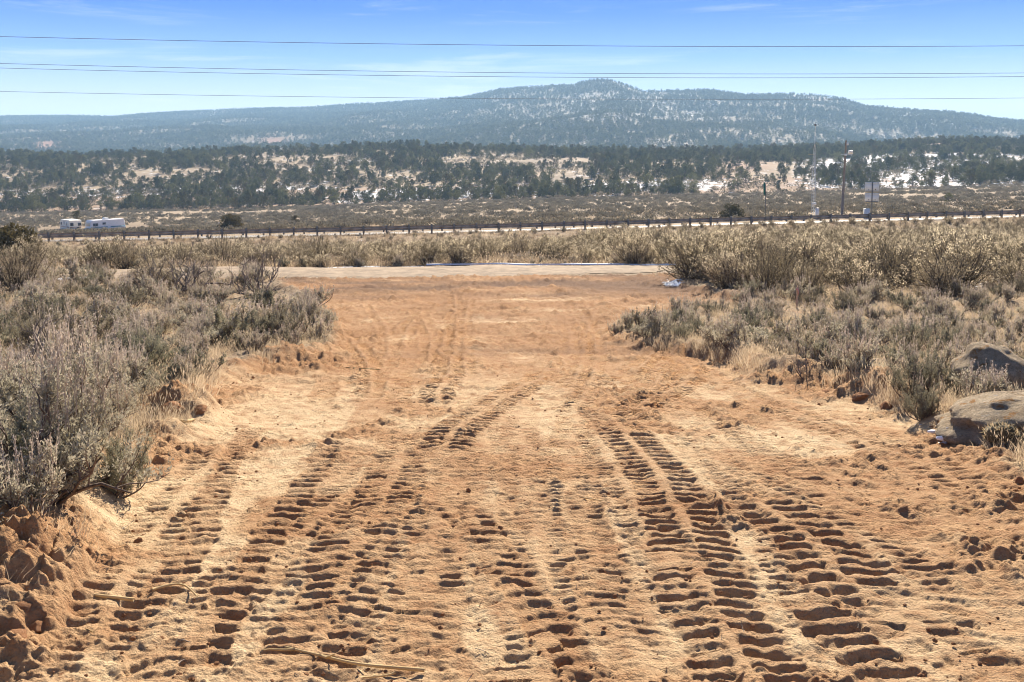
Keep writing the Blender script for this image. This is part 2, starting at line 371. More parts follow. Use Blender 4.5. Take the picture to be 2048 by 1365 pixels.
def zf_full(x, y, sd=None):
    """base ground + banks and hummocks beside the graded pad"""
    x = np.asarray(x, float); y = np.asarray(y, float); z = base_z(x, y)
    if sd is None: sd = np.where(y < 45, sdist(x, y, PAD), -99.0)
    s2 = sd+edge_wobble(x, y)*np.where(y < 45, 1, 0)
    w = np.where(y < 40, 1.0, 0.0)*(1-sm(24, 30, y)*0.8)
    bank = sm(0.12, -0.35, s2)*(0.09+0.10*fbm(x, y, 1.6, 3, 61))+np.exp(-((s2+0.30)/0.28)**2)*(0.05+0.15*fbm(x, y, 0.6, 3, 62))
    z = z+w*np.maximum(bank, -0.02)
    z = z+0.10*fbm(x, y, 4.5, 3, 63)*sm(0.0, -1.0, s2)*(1-sm(70, 82, y))
    gy = np.abs(y-gravel_y(x)); z = z-0.06*sm(3.6, 2.4, gy)*np.where(y < 60, 1, 0)
    yp = y-0.17*x; z = z-0.14*sm(86.0, 86.8, yp)*sm(98.2, 97.4, yp)
    return z

# tread tracks: (path in image points, width m, depth m, lug pitch m, kind)
TRK = [
 ([(1180, 1420), (1120, 1280), (1075, 1130), (1050, 1000), (1040, 900), (1040, 800), (1045, 730)], .40, .014, .12),
 ([(330, 1420), (300, 1310), (330, 1210)], .30, .022, .13), ([(860, 1400), (850, 1250), (870, 1120), (900, 1010), (950, 900), (1010, 830)], .40, .014, .12),
 ([(1350, 1420), (1250, 1260), (1190, 1120), (1160, 1000), (1150, 900)], .36, .014, .12), ([(1950, 1180), (1820, 1080), (1680, 1000), (1540, 940), (1420, 890)], .42, .018, .13),
 ([(2060, 1240), (1900, 1130), (1760, 1050), (1620, 980)], .30, .016, .12), ([(500, 1180), (560, 1080), (640, 980), (720, 900), (770, 850)], .34, .014, .12),
 ([(1700, 880), (1600, 850), (1480, 825), (1360, 800), (1250, 760), (1180, 720)], .34, .014, .11), ([(700, 880), (760, 800), (800, 740), (840, 690), (870, 650)], .36, .012, .11),
 ([(1000, 740), (985, 690), (980, 650), (990, 620)], .40, .012, .11), ([(1160, 740), (1140, 690), (1130, 650), (1140, 610)], .40, .012, .11),
 ([(1100, 1300), (1050, 1220), (985, 1120), (930, 1020), (890, 950), (865, 880)], .42, .022, .13),
 ([(640, 815), (650, 780), (665, 750), (690, 725)], .34, .032, .13), ([(790, 815), (800, 780), (815, 745), (835, 715)], .34, .034, .13),
 ([(735, 815), (752, 770), (770, 735)], .26, .026, .13),
 ([(1640, 960), (1500, 930), (1380, 905), (1290, 900)], .34, .014, .11),
 ([(1960, 990), (1850, 930), (1740, 890), (1640, 850), (1540, 812), (1450, 775), (1380, 735), (1320, 705)], .42, .034, .13),
 ([(2110, 1010), (2000, 960), (1900, 915), (1800, 868), (1680, 828)], .36, .026, .14),
 ([(1490, 862), (1400, 868), (1320, 862), (1240, 845)], .36, .030, .13),
 ([(385, 1400), (420, 1290), (475, 1170), (525, 1090), (590, 1000), (640, 930), (670, 880)], .24, .035, .15),
 ([(255, 1260), (330, 1175), (372, 1105), (412, 1030), (440, 960), (475, 895), (520, 850)], .24, .030, .14),
 ([(570, 1400), (605, 1325), (630, 1280), (650, 1230), (680, 1180), (696, 1121), (730, 1055), (775, 965), (805, 890), (822, 850)], .50, .032, .125),
 ([(1250, 1420), (1165, 1350), (1090, 1260), (1025, 1170), (975, 1085), (950, 1010)], .24, .034, .14),
 ([(880, 910), (893, 880), (925, 850), (985, 812), (1050, 775), (1085, 756), (1092, 742)], .52, .065, .14),
 ([(1090, 745), (1130, 762), (1170, 795), (1215, 835)], .36, .032, .13),
 ([(2120, 1420), (1990, 1350), (1880, 1290), (1780, 1230), (1700, 1185)], .46, .032, .15),
 ([(1900, 1460), (1790, 1365), (1690, 1285), (1640, 1225), (1600, 1180)], .34, .038, .14),
 ([(1800, 1235), (1735, 1190), (1671, 1140), (1625, 1085), (1560, 1035), (1480, 985)], .56, .045, .16),
 ([(1350, 712), (1378, 735), (1376, 762), (1345, 785), (1285, 812), (1232, 838)], .56, .075, .14),
 ([(1640, 1500), (1560, 1420), (1488, 1327), (1445, 1250), (1408, 1187), (1368, 1070), (1338, 985), (1290, 920), (1235, 855), (1190, 815)], .54, .048, .130),
]
gT = np.random.default_rng(99)
EXTRA = []
for i in range(26):      # faint older passes up and down the lot
    u0 = gT.uniform(150, 2000); u1 = 1024+(u0-1024)*gT.uniform(.42, .62)+gT.uniform(-90, 90); v0 = gT.uniform(1200, 1440); v1 = gT.uniform(760, 960); bow = gT.uniform(-70, 70)
    EXTRA.append(([(u0+(u1-u0)*f+bow*math.sin(f*math.pi), v0+(v1-v0)*f**.8) for f in (0, .25, .5, .75, 1)], gT.choice([.26, .40, .46]), gT.uniform(.016, .028), gT.uniform(.085, .115)))
for i in range(16):      # passes on the far half
    u0 = gT.uniform(640, 1330); u1 = 1000+(u0-1000)*gT.uniform(.8, 1.5)+gT.uniform(-60, 60); v0 = gT.uniform(700, 830); v1 = gT.uniform(580, 660); bow = gT.uniform(-50, 50)
    EXTRA.append(([(u0+(u1-u0)*f+bow*math.sin(f*math.pi), v0+(v1-v0)*f) for f in (0, .33, .66, 1)], gT.choice([.36, .46]), gT.uniform(.045, .075), gT.uniform(.14, .18)))
TRK = EXTRA+TRK
def catmull(P, step):
    P = np.asarray(P, float); Q = np.vstack([2*P[0]-P[1], P, 2*P[-1]-P[-2]]); out = []
    for i in range(1, len(Q)-2):
        n = max(2, int(np.linalg.norm(Q[i+1]-Q[i])/step)); f = (np.arange(n)/n)[:, None]
        out.append(0.5*(2*Q[i]+(Q[i+1]-Q[i-1])*f+(2*Q[i-1]-5*Q[i]+4*Q[i+1]-Q[i+2])*f**2+(3*Q[i]-3*Q[i+1]+Q[i+2]-Q[i-1])*f**3))
    out.append(P[-1:]); return np.vstack(out)

def make_ground():
    # row distances: even in view near the camera, then geometric
    Dd = np.linspace(1.2, 31, 4000); vv = project(0*Dd, Dd, base_z(0*Dd, Dd))[1]
    vt = np.linspace(1560, vv[-1], 900); Dn = np.interp(-vt, -vv, Dd)
    Y = np.concatenate([np.linspace(-14, Dn[0]-0.25, 26), Dn, np.geomspace(31.12, 84, 96), np.geomspace(84.6, 104, 40), np.geomspace(105, 700, 115), np.geomspace(710, 4600, 120)])
    nc, no = 770, 40
    ci = np.linspace(-1, 1, nc); q = np.linspace(0, 1, no+1)[1:]
    C = np.concatenate([-1-q[::-1], ci, 1+q])
    yy = np.maximum(Y, 2.0)
    half = 0.585*(yy+0.75)
    X = np.where(np.abs(C)[None] <= 1, C[None]*half[:, None], np.sign(C)[None]*(half[:, None]+(np.maximum(np.abs(C)[None]-1, 0)**1.7)*(14+0.55*yy[:, None])))
    YY = np.repeat(Y[:, None], len(C), 1)
    x = X.ravel(); y = YY.ravel(); n = len(x)
    nr = y < 44
    sd = np.full(n, -99.0); sd[nr] = sdist(x[nr], y[nr], PAD)
    z = zf_full(x, y, sd)
    ew = np.zeros(n); ew[nr] = edge_wobble(x[nr], y[nr]); s2 = sd+ew
    pad = sm(-0.42, -0.12, s2)
    # fine relief of the near ground
    k = np.where(y < 31)[0]; xk, yk = x[k], y[k]; pk = pad[k]
    pale = sm(-0.05, 0.28, fbm(xk, yk*1.15, 1.1, 4, 71)+0.16)*(1-sm(8.5, 14, yk)*0.72)*.8+.14*sm(14, 8, yk)
    # smooth wind-packed sandy patches seen in the photo
    for (u, v, ru, rv) in ((1000, 640, 90, 9), (880, 655, 40, 7), (1130, 625, 60, 6), (760, 640, 50, 6), (1300, 615, 50, 5), (1060, 600, 120, 5), (600, 820, 150, 34), (950, 690, 55, 14), (800, 680, 30, 10), (1020, 715, 60, 12), (1400, 850, 70, 20), (850, 1330, 110, 60), (1150, 830, 90, 30), (1560, 850, 60, 14), (1600, 985, 90, 26), (720, 1200, 40, 40), (1290, 1190, 40, 22), (1250, 780, 80, 20)):
        gx, gy = ground_at(u, v); gx2, _ = ground_at(u+ru, v); _, gy2 = ground_at(u, v-rv)
        e = ((xk-gx)/(gx2-gx))**2+((yk-gy)/(gy2-gy))**2
        pale = np.maximum(pale, np.exp(-e*1.1)*sm(-.55, .1, fbm(xk, yk, .5, 3, 75))*1.05)
    pale = np.clip(pale, 0, 1)
    rough = 1.12-0.62*pale
    pch = .45+.9*sm(-.25, .35, fbm(xk, yk, .6, 3, 80))
    det = 0.026*fbm(xk, yk, 0.75, 3, 81)+rough*pch*(0.034*fbm(xk, yk, 0.19, 3, 82)+0.022*fbm(xk, yk, 0.055, 3, 83))
    det += rough*pch*(0.030*np.abs(fbm(xk, yk, .11, 3, 181))+0.012*np.abs(fbm(xk, yk, .04, 2, 182)))-.008
    wx = xk+.03*fbm(xk, yk, .06, 2, 190); wy = yk+.03*fbm(xk, yk, .06, 2, 191)
    churn = sm(-.15, .40, fbm(xk, yk, .9, 4, 192)+.25*np.exp(-np.abs(s2[k])/.35))*rough
    for cs, ch, sd0 in ((.16, .030, 500), (.075, .022, 510), (.034, .012, 520)):
        F, rv = worley(wx, wy, cs, sd0); det += ch*(.25+churn)*sm(.62, .25, F)*np.where(rv > .45, rv, 0)*(1-.6*pale)
    # crumbling banks where the blade turned the soil over
    for (u, v, ru, rv_, hh) in ((30, 1190, .42, .42, .20), (345, 835, .34, .28, .13), (1540, 770, .40, .22, .10), (1700, 800, .50, .22, .10), (600, 725, .55, .3, .08), (1970, 1130, .35, .45, .07)):
        gx, gy = ground_at(u, v); g_ = np.exp(-(((xk-gx)/ru)**2+((yk-gy)/rv_)**2)); F, rv = worley(wx, wy, .13, 530); F2, rv2 = worley(wx, wy, .06, 540)
        det += g_*(hh*(.6+.5*fbm(xk, yk, .3, 3, 193))+.07*sm(.65, .2, F)*rv+.03*sm(.65, .2, F2)*rv2); pale *= (1-.8*g_); pad[k] = np.maximum(pad[k], sm(.12, .4, g_))
    cl = vnoise(xk/.055, yk/.055, 84)*vnoise(xk/.13, yk/.13, 85); det += rough*0.034*sm(0.50, 0.80, cl)*sm(.3, .7, vnoise(xk/.8, yk/.8, 86))
    lumps = sm(0.1, -0.25, s2[k])*np.exp(-((s2[k]+0.25)/0.5)**2)
    det += lumps*(0.09*np.abs(fbm(xk, yk, 0.28, 3, 87))+0.03*fbm(xk, yk, .08, 2, 88))
    fw = sm(8, 13, yk)*pk
    for cs, ch, sd0 in ((.42, .05, 550), (.22, .035, 560)):
        F, rv = worley(wx*.75+.1*fbm(xk, yk, .3, 2, 195), wy, cs, sd0); det += fw*ch*sm(.6, .15, F)*np.where(rv > .5, rv, 0)*sm(-.3, .3, fbm(xk, yk, 1.4, 3, 196))
    det += fw*.045*fbm(xk*.4, yk, .7, 3, 197)
    # scraper ripples that run across the pad
    det += pk*0.010*fbm(xk*0.35, yk, 0.35, 3, 89)*rough
    for ti, (pts, W, dep, pit) in enumerate(TRK):
        P = catmull(gpath(pts), 0.08)
        T = np.gradient(P, axis=0); seg = np.linalg.norm(T, axis=1); T /= seg[:, None]; S = np.concatenate([[0], np.cumsum(np.linalg.norm(np.diff(P, axis=0), axis=1))])
        bb = np.where((xk > P[:, 0].min()-W) & (xk < P[:, 0].max()+W) & (yk > P[:, 1].min()-W) & (yk < P[:, 1].max()+W))[0]
        best = np.full(len(bb), 1e9, np.float32); bi = np.zeros(len(bb), np.int32); bx = xk[bb].astype(np.float32); by = yk[bb].astype(np.float32)
        for i in range(len(P)):
            d2 = (bx-P[i, 0])**2+(by-P[i, 1])**2; m = d2 < best; best[m] = d2[m]; bi[m] = i
        dx = xk[bb]-P[bi, 0]; dy = yk[bb]-P[bi, 1]
        ex = dx*T[bi, 0]+dy*T[bi, 1]; l = dx*T[bi, 1]-dy*T[bi, 0]; s = S[bi]+ex
        lw = 0.045*fbm(xk[bb], yk[bb], .35, 3, 200+ti); l = l+lw
        s = s+0.040*fbm(xk[bb], yk[bb], .30, 3, 230+ti)+0.016*fbm(xk[bb], yk[bb], .06, 2, 231+ti)
        L = S[-1]; endf = sm(-0.05, 0.35, s)*sm(L+0.05, L-0.35, s)
        pf = .75 if dep >= .034 else .42
        patch = (pf+(1-pf)*sm(-.40, .20, fbm(xk[bb], yk[bb], .7, 3, 260+ti)))*endf
        W = W*.84; inside = sm(W*.56, W*.44, np.abs(l))
        two = W > .29
        ph = (s+0.22*np.abs(l))/pit+(np.where(l > 0, .5, 0) if two else 0)
        wob = vnoise(np.floor(ph)*1.7, np.where(l > 0, 3.3, 0.0)*np.ones_like(ph), 300+ti)
        c = np.cos(2*np.pi*ph)
        bar = sm(-0.75, 0.95, c+.65*fbm(xk[bb], yk[bb], .10, 3, 340+ti))*(0.35+0.85*wob)
        if two: bar = bar*sm(.018, .050, np.abs(l)+.012*fbm(xk[bb], yk[bb], .08, 2, 360+ti))
        bar = bar*np.where(wob < .14, .15, 1.0)
        bar = bar*sm(W*.53, W*.44, np.abs(l)+0.05*(wob-.5)+.02*fbm(xk[bb], yk[bb], .07, 2, 370+ti))
        edge = np.exp(-((np.abs(l)-W*.56)/.035)**2)*(0.35+0.4*fbm(xk[bb], yk[bb], .12, 2, 320+ti))
        old = det[bb]
        dep = dep*(1.0 if ti < len(EXTRA) else .86)
        new = old*(1-0.45*inside*patch)+patch*(inside*(0.42*dep-0.004)-dep*1.15*bar+dep*0.42*edge)
        det[bb] = new
        pale[bb] = pale[bb]*(1-(.22 if ti < len(EXTRA) else .58)*inside*patch)
    z[k] += det*np.where(s2[k] > -0.1, 1.0, 0.9)
    fo = y > 700; z[fo] += 0
    me_att = {}
    P_ = np.zeros(n, np.float32); P_[k] = pale; me_att['pale'] = P_
    me_att['pad'] = pad.astype(np.float32)
    u, v = project(x, y, z)
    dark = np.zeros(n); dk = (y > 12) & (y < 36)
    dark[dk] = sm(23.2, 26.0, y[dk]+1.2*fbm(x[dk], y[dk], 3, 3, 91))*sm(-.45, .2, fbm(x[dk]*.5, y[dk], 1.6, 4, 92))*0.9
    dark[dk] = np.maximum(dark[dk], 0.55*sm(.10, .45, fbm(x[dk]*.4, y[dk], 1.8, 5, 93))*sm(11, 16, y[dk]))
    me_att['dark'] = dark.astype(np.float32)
    me_att['farred'] = (sm(9.5, 19, y)*.75*(1-.9*np.clip(P_, 0, 1))).astype(np.float32); me_att['mtn'] = sm(750, 950, y).astype(np.float32)
    me_att['far'] = sm(60, 100, y).astype(np.float32)
    # snow: amount 0..1 per area, its ragged edge comes from the material
    snow = np.zeros(n)
    def blob(u0, v0, ru, rv, a, soft=1.0):
        return a*np.exp(-(((u-u0)/ru)**2+((v-v0)/rv)**2)**soft)
    ns = (y < 60) & (u > -300) & (u < 2400)
    gy = y-gravel_y(x)
    s_near = np.maximum.reduce([blob(1345, 566, 34, 14, .80), blob(1378, 580, 22, 8, .70), blob(1712, 580, 26, 10, 1.0), blob(1752, 583, 26, 8, .9), blob(1948, 562, 44, 14, 1.0),
                                blob(1890, 884, 20, 6, .9, 2), blob(1500, 762, 14, 5, .9), blob(1930, 866, 50, 3, .8), blob(190, 578, 40, 7, .9), blob(1840, 850, 26, 4, .7)])
    s_near = np.maximum(s_near, np.exp(-((gy-2.75)/0.45)**2)*sm(-12, -3, x)*1.25)
    snow[ns] = s_near[ns]
    sc = (y > 60) & (y < 80); snow[sc] = 0.22+0.15*fbm(x[sc], y[sc], 9, 2, 95)
    md = (y > 340) & (y < 760)
    zone = np.maximum.reduce([0.84*sm(1500, 1650, u)*sm(296, 312, v)*sm(392, 372, v), 0.92*sm(560, 720, u)*sm(1560, 1400, u)*np.exp(-((v-np.interp(u, [600, 1500], [398, 366]))/20)**2),
                              0.66*np.exp(-((v-np.interp(u, [0, 700], [392, 372]))/18)**2)*sm(900, 600, u), blob(720, 322, 60, 6, .8), 0.40*np.ones(n)])
    snow[md] = zone[md]
    mt = y > 900
    zm = np.maximum.reduce([0.58*sm(1050, 1150, u)*sm(1560, 1400, u)*sm(168, 190, v)*sm(262, 235, v), 0.64*sm(1500, 1600, u)*sm(1720, 1640, u)*sm(182, 190, v)*sm(226, 205, v), 0.40*sm(1150, 1180, u)*sm(1260, 1220, u)*sm(156, 162, v)*sm(186, 176, v),
                            0.42*sm(700, 1000, u)*np.ones(n), 0.26*np.ones(n), 0.66*sm(1700, 1800, u)*sm(206, 220, v)*sm(268, 250, v)])
    snow[mt] = zm[mt]
    me_att['snow'] = np.clip(snow, 0, 1).astype(np.float32)
    rs = np.zeros(n)
    r_ = np.maximum.reduce([blob(95, 290, 45, 14, .9), blob(545, 283, 30, 10, .9), blob(1490, 330, 60, 14, .55), blob(900, 388, 50, 10, .7), blob(1870, 290, 60, 10, .6), blob(1430, 352, 40, 10, .5)])
    rs[y > 300] = r_[y > 300]; rs[(y > 340) & (y < 420)] = np.maximum(rs, 0.3)[(y > 340) & (y < 420)]
    me_att['redsoil'] = rs.astype(np.float32)
    nrow, ncol = len(Y), len(C)
    i = np.arange(nrow-1)[:, None]*ncol; j = np.arange(ncol-1)[None]
    F = np.stack([i+j, i+j+1, i+ncol+j+1, i+ncol+j], -1).reshape(-1, 4)
    me = np_mesh('ground', np.stack([x, y, z], 1), [F], M['ground'], smooth=True)
    for nme, a in me_att.items():
        at = me.attributes.new(nme, 'FLOAT', 'POINT'); at.data.foreach_set('value', a)
    o = link('ground', me); o['kind'] = 'structure'
    return o
make_ground()
def Z(x, y): return float(zf_full(np.array([x]), np.array([y]))[0])
def spot(u, v):
    x, y = ground_at(u, v, zf_full); return x, y, Z(x, y)
def spot_d(u, D):
    """ground spot in image column u at distance D"""
    x = (u-1024)*D/1985.0; return x, D, Z(x, D)

# ------------------------------------------------------------------ roads
def strip(name, x0, x1, yfun, offs, lift, m, step=1.0, prof=None, ragged=0.0):
    xs = np.arange(x0, x1+step, step); V = []
    for a, o in enumerate(offs):
        y = yfun(xs)+o+(ragged*.55*fbm(xs, xs*0+o, 1.6, 4, 610+a) if ragged and a in (0, len(offs)-1) else 0); z = zf_full(xs, y)+lift+(prof[a] if prof else 0); V.append(np.stack([xs, y, z], 1))
    V = np.array(V); k, n = V.shape[:2]; i = np.arange(k-1)[:, None]*n; j = np.arange(n-1)[None]
    F = np.stack([i+j, i+j+1, i+n+j+1, i+n+j], -1).reshape(-1, 4)
    o = link(name, np_mesh(name, V.reshape(-1, 3), [F], m, smooth=True)); o['kind'] = 'structure'; return o
M['asphalt'] = paint('asphalt', (0.18, 0.162, 0.14), 0.68, 0, 0.2, 0.7, 0.05, 0.6)
M['gravel'] = paint('gravel_surface', (0.285, 0.22, 0.155), 0.95, 0, 0.28, 2.5, 0.6, 0.15)
M['line'] = paint('road_paint', (0.75, 0.75, 0.72), 0.6, 0, 0.15, 3)
hy = lambda x: 92.0+0.17*x
strip('highway', -75, 85, hy, np.linspace(-5.3, 5.3, 9), 0.165, M['asphalt'])
for nm, o in (('road_edge_line', -4.0), ('road_edge_line', 4.0)):
    strip(nm, -75, 85, hy, [o-0.08, o+0.08], 0.172, M['line'])
strip('gravel_road', -34, 16, gravel_y, np.linspace(-2.1, 2.1, 7), 0.075, M['gravel'], 0.25, [-0.06, 0, -.02, .03, -.02, 0, -.06], 1.0)

# ------------------------------------------------------------------ plants: meshes
def rdir(n, lo, hi):
    """random directions, polar angle lo..hi degrees from vertical"""
    th = np.radians(rng.uniform(lo, hi, n)); ph = rng.uniform(0, 2*np.pi, n)
    return np.stack([np.sin(th)*np.cos(ph), np.sin(th)*np.sin(ph), np.cos(th)], 1)
def gnarl(p, d, L, n, wig, up):
    P = [np.array(p, float)]; d = np.array(d, float)
    for i in range(n):
        d = d+rng.normal(size=3)*wig+np.array([0, 0, up]); d /= np.linalg.norm(d); P.append(P[-1]+d*L/n)
    return np.array(P), d
def sage_mesh(tag, h=0.72, r=0.6, nmain=11, nsub=6, ntw=8, nleaf=9, ll=0.026, stalks=30, wr=0.011, dark=False, bare=0.0):
    W = MB(); Lf = MB(); S = MB(); C = []; Dv = []; tips = []
    for i in range(nmain):
        d = rdir(1, 8, 78)[0]; L = h*rng.uniform(.65, .95)*(1 if d[2] > .7 else r/h)
        P, e = gnarl((rng.normal()*.03, rng.normal()*.03, -.03), d, L, 6, .22, .10)
        W.tube(P, np.linspace(wr*rng.uniform(.8, 1.5), wr*.4, 7), 4)
        for j in range(nsub):
            a = rng.uniform(.14, 1.0); q = P[min(6, int(a*6+.4))]
            dd = e*.5+rdir(1, 0, 75)[0]; dd /= np.linalg.norm(dd)
            P2, e2 = gnarl(q, dd, rng.uniform(.12, .28)*h/.72, 4, .22, .10); W.tube(P2, np.linspace(wr*.42, wr*.18, 5), 3, False)
            if rng.random() < bare: continue
            for k in range(ntw):
                b = rng.uniform(.25, 1.0); q2 = P2[min(4, int(b*4+.5))]
                t = e2*.5+rdir(1, 0, 60)[0]; t /= np.linalg.norm(t); tl = rng.uniform(.05, .11)*h/.72
                f = rng.uniform(.1, 1, nleaf); C.append(q2+t*tl*f[:, None]+rng.normal(size=(nleaf, 3))*.008); Dv.append(t+rng.normal(size=(nleaf, 3))*.75+np.array([0, 0, .35]))
                tips.append(q2+t*tl)
    C = np.concatenate(C); Dv = np.concatenate(Dv); Lf.leaves(C, Dv, rng.uniform(.7, 1.3, len(C))*ll, rng.uniform(.28, .45, len(C))*ll)
    parts = {'branches': W.mesh(tag+'_branches', M['wood']), 'foliage': Lf.mesh(tag+'_foliage', M['sage_dark' if dark else 'sage'])}
    if stalks:
        tp = np.array(tips); tp = tp[np.argsort(-tp[:, 2])][:max(stalks*3, 30)]; q = tp[rng.choice(len(tp), stalks)]
        for p in q:
            d = rdir(1, 0, 22)[0]+np.array([p[0], p[1], 0])*.25; d /= np.linalg.norm(d); L = rng.uniform(.16, .36)*h/.72
            P, e = gnarl(p-d*.08, d, L, 3, .05, .02); S.tube(P, np.linspace(ll*.10, ll*.06, 4), 3, False)
            f = rng.uniform(.35, 1, 9); S.leaves(P[0]+(P[-1]-P[0])*f[:, None]+rng.normal(size=(9, 3))*.006, d+rng.normal(size=(9, 3))*.5, ll*.8, ll*.24)
        parts['flower_stalks'] = S.mesh(tag+'_stalks', M['stalk'])
    return parts
def rabbit_mesh(tag, h=1.15, r=0.75, nst=70, nl=42, ll=.05, seeds=13, dark=0.0, sw=.007):
    W = MB(); Lf = MB(); S = MB()
    for i in range(nst):
        d = rdir(1, 6, 80)[0]; L = h*rng.uniform(.60, 1.0)*(1.0 if d[2] > .75 else .5+.5*d[2]+.12)
        P, e = gnarl((rng.normal()*.07, rng.normal()*.07, -.04), d, L, 5, .20, .05)
        W.tube(P, np.linspace(sw*1.7, sw*.7, 6), 3, False)
        f = rng.beta(3.4, 1.2, nl)*5; k = np.minimum(f.astype(int), 4); q = P[k]+(P[k+1]-P[k])*(f-k)[:, None]
        Lf.leaves(q+rng.normal(size=(nl, 3))*.05, e+rng.normal(size=(nl, 3))*.85+np.array([0, 0, .35]), rng.uniform(.7, 1.4, nl)*ll, ll*.26)
        if rng.random() > dark:
            for b in range(2):
                tip = P[-1]+rng.normal(size=3)*np.array([.05, .05, .04])
                S.leaves(tip+rng.normal(size=(seeds, 3))*np.array([.028, .028, .035]), e*.6+rng.normal(size=(seeds, 3))*.6+np.array([0, 0, .5]), rng.uniform(.6, 1.2, seeds)*ll*.55, ll*.26)
    parts = {'stems': W.mesh(tag+'_stems', M['rstem']), 'foliage': Lf.mesh(tag+'_foliage', M['rabbit'])}
    if S.n: parts['seed_heads'] = S.mesh(tag+'_seeds', M['seed'])
    return parts
def dead_mesh(tag, h=0.9, n=9, k=.013):
    W = MB(); F = MB()
    for i in range(n):
        P, e = gnarl((rng.normal()*.05, rng.normal()*.05, -.05), rdir(1, 10, 68)[0], h*rng.uniform(.5, .85), 6, .30, .07); W.tube(P, np.linspace(k*rng.uniform(.8, 1.6), k*.45, 7), 5)
        for j in range(5):
            q = P[rng.integers(2, 7)]; P2, e2 = gnarl(q, e*.4+rdir(1, 0, 80)[0], h*rng.uniform(.2, .42), 5, .30, .06); W.tube(P2, np.linspace(k*.5, k*.2, 6), 4)
            for l in range(4):
                P3, _ = gnarl(P2[rng.integers(1, 6)], e2*.5+rdir(1, 0, 80)[0], h*rng.uniform(.08, .2), 3, .3, .05); F.tube(P3, np.linspace(k*.22, k*.1, 4), 3, False)
    return {'branches': W.mesh(tag+'_branches', M['deadwood']), 'twigs': F.mesh(tag+'_twigs', M['deadwood'])}
def grass_mesh(tag, n=42, h=.34, r=.10, w=.006, m='grass'):
    g = MB(); p = rng.normal(size=(n, 3))*np.array([r*.5, r*.5, 0]); d = rdir(n, 2, 34)+p*1.5; d[:, 2] = np.abs(d[:, 2])
    g.blades(p-np.array([0, 0, .02]), d, rng.uniform(.5, 1.1, n)*h, w*rng.uniform(.7, 1.3, n), .25)
    k = n//5; g.leaves(p[:k]+d[:k]*h*.9, d[:k], h*.22, w*1.4)
    return g.mesh(tag, M[m])
def juniper_mesh(tag, h=4.6, r=2.0, ncl=26, npc=34, lf=.42, brown=False, round_=False):
    W = MB(); Lf = MB()
    P, _ = gnarl((0, 0, -.3), (rng.normal()*.08, rng.normal()*.08, 1), h*.8, 6, .07, .05); W.tube(P, np.linspace(.17, .05, 7), 6)
    for i in range(ncl):
        a = rng.uniform(0, 2*np.pi); zz = rng.uniform(.08, .97)*h
        prof = (math.sin(math.pi*min(1, .22+.74*zz/h))**.6 if round_ else (1-zz/h)**.62*1.02+.12)
        rr = r*prof*rng.uniform(.45, 1.0); c = np.array([rr*math.cos(a), rr*math.sin(a), zz])
        if i % 2 == 0:
            k = P[min(6, int(zz/h*5))]; W.tube(np.array([k, (k+c)/2+np.array([0, 0, -.08]), c]), [.05, .035, .015], 4, False)
        n = int(npc*rng.uniform(.7, 1.3)); s = np.array([.34, .34, .27])*r*rng.uniform(.6, 1.15)
        q = rng.normal(size=(n, 3)); q /= np.linalg.norm(q, axis=1)[:, None]; q *= rng.uniform(.35, 1.0, n)[:, None]**.5
        Lf.leaves(c+q*s, q+rng.normal(size=(n, 3))*.5+np.array([0, 0, .45]), rng.uniform(.6, 1.2, n)*lf, lf*rng.uniform(.45, .75, n))
    return {'trunk': W.mesh(tag+'_trunk', M['bark']), 'crown': Lf.mesh(tag+'_crown', M['juniper_b' if brown else 'juniper'])}
def merge_mesh(name, parts):
    ms = list(parts.values()); V = []; F3 = []; F4 = []; mi3 = []; mi4 = []; off = 0
    for k, me in enumerate(ms):
        co = np.empty(len(me.vertices)*3, np.float32); me.vertices.foreach_get('co', co); V.append(co.reshape(-1, 3))
        lt = np.empty(len(me.polygons), np.int32); me.polygons.foreach_get('loop_total', lt); ls = np.empty(len(me.polygons), np.int32); me.polygons.foreach_get('loop_start', ls)
        vi = np.empty(len(me.loops), np.int32); me.loops.foreach_get('vertex_index', vi)
        a = ls[lt == 3]; b = ls[lt == 4]
        F3.append(vi[a[:, None]+np.arange(3)]+off); F4.append(vi[b[:, None]+np.arange(4)]+off); mi3 += [k]*len(a); mi4 += [k]*len(b); off += len(V[-1])
    F3 = np.concatenate(F3); F4 = np.concatenate(F4)
    return np_mesh(name, np.concatenate(V), [F3, F4], [m.materials[0] for m in ms], mi3+mi4)

SAGE_HI = [sage_mesh('sage_hi%d' % i, h=rng.uniform(.58, .70), r=rng.uniform(.54, .70), nmain=15, nsub=8, ntw=10, nleaf=11, ll=.024, stalks=(90, 14, 50, 130)[i], dark=(i == 1), bare=(.06, .1, .3, .12)[i]) for i in range(4)]
SAGE_MID = [sage_mesh('sage_mid%d' % i, h=rng.uniform(.52, .68), r=rng.uniform(.54, .72), nmain=13, nsub=7, ntw=7, nleaf=8, ll=.038, stalks=(90, 8, 50, 120, 12, 70)[i], wr=.012, dark=(i in (1, 4)), bare=.1) for i in range(6)]
RABBIT = [rabbit_mesh('rabbit%d' % i, h=rng.uniform(1.0, 1.25), r=.8, nst=(80, 64, 90, 70, 76, 60)[i], ll=.058, dark=(0.15, .35, .05, .97, .25, .9)[i], sw=.008) for i in range(6)]
DEAD = [dead_mesh('dead%d' % i, h=.9, n=8+i) for i in range(3)]
GRASS = [grass_mesh('grass%d' % i, n=46, h=(.17, .24, .13, .20)[i], r=(.12, .10, .16, .2)[i], w=.0038) for i in range(4)]
GRASS_FAR = [grass_mesh('grassfar%d' % i, n=26, h=.32, r=.28, w=.020, m='grass_grey' if i else 'grass') for i in range(3)]
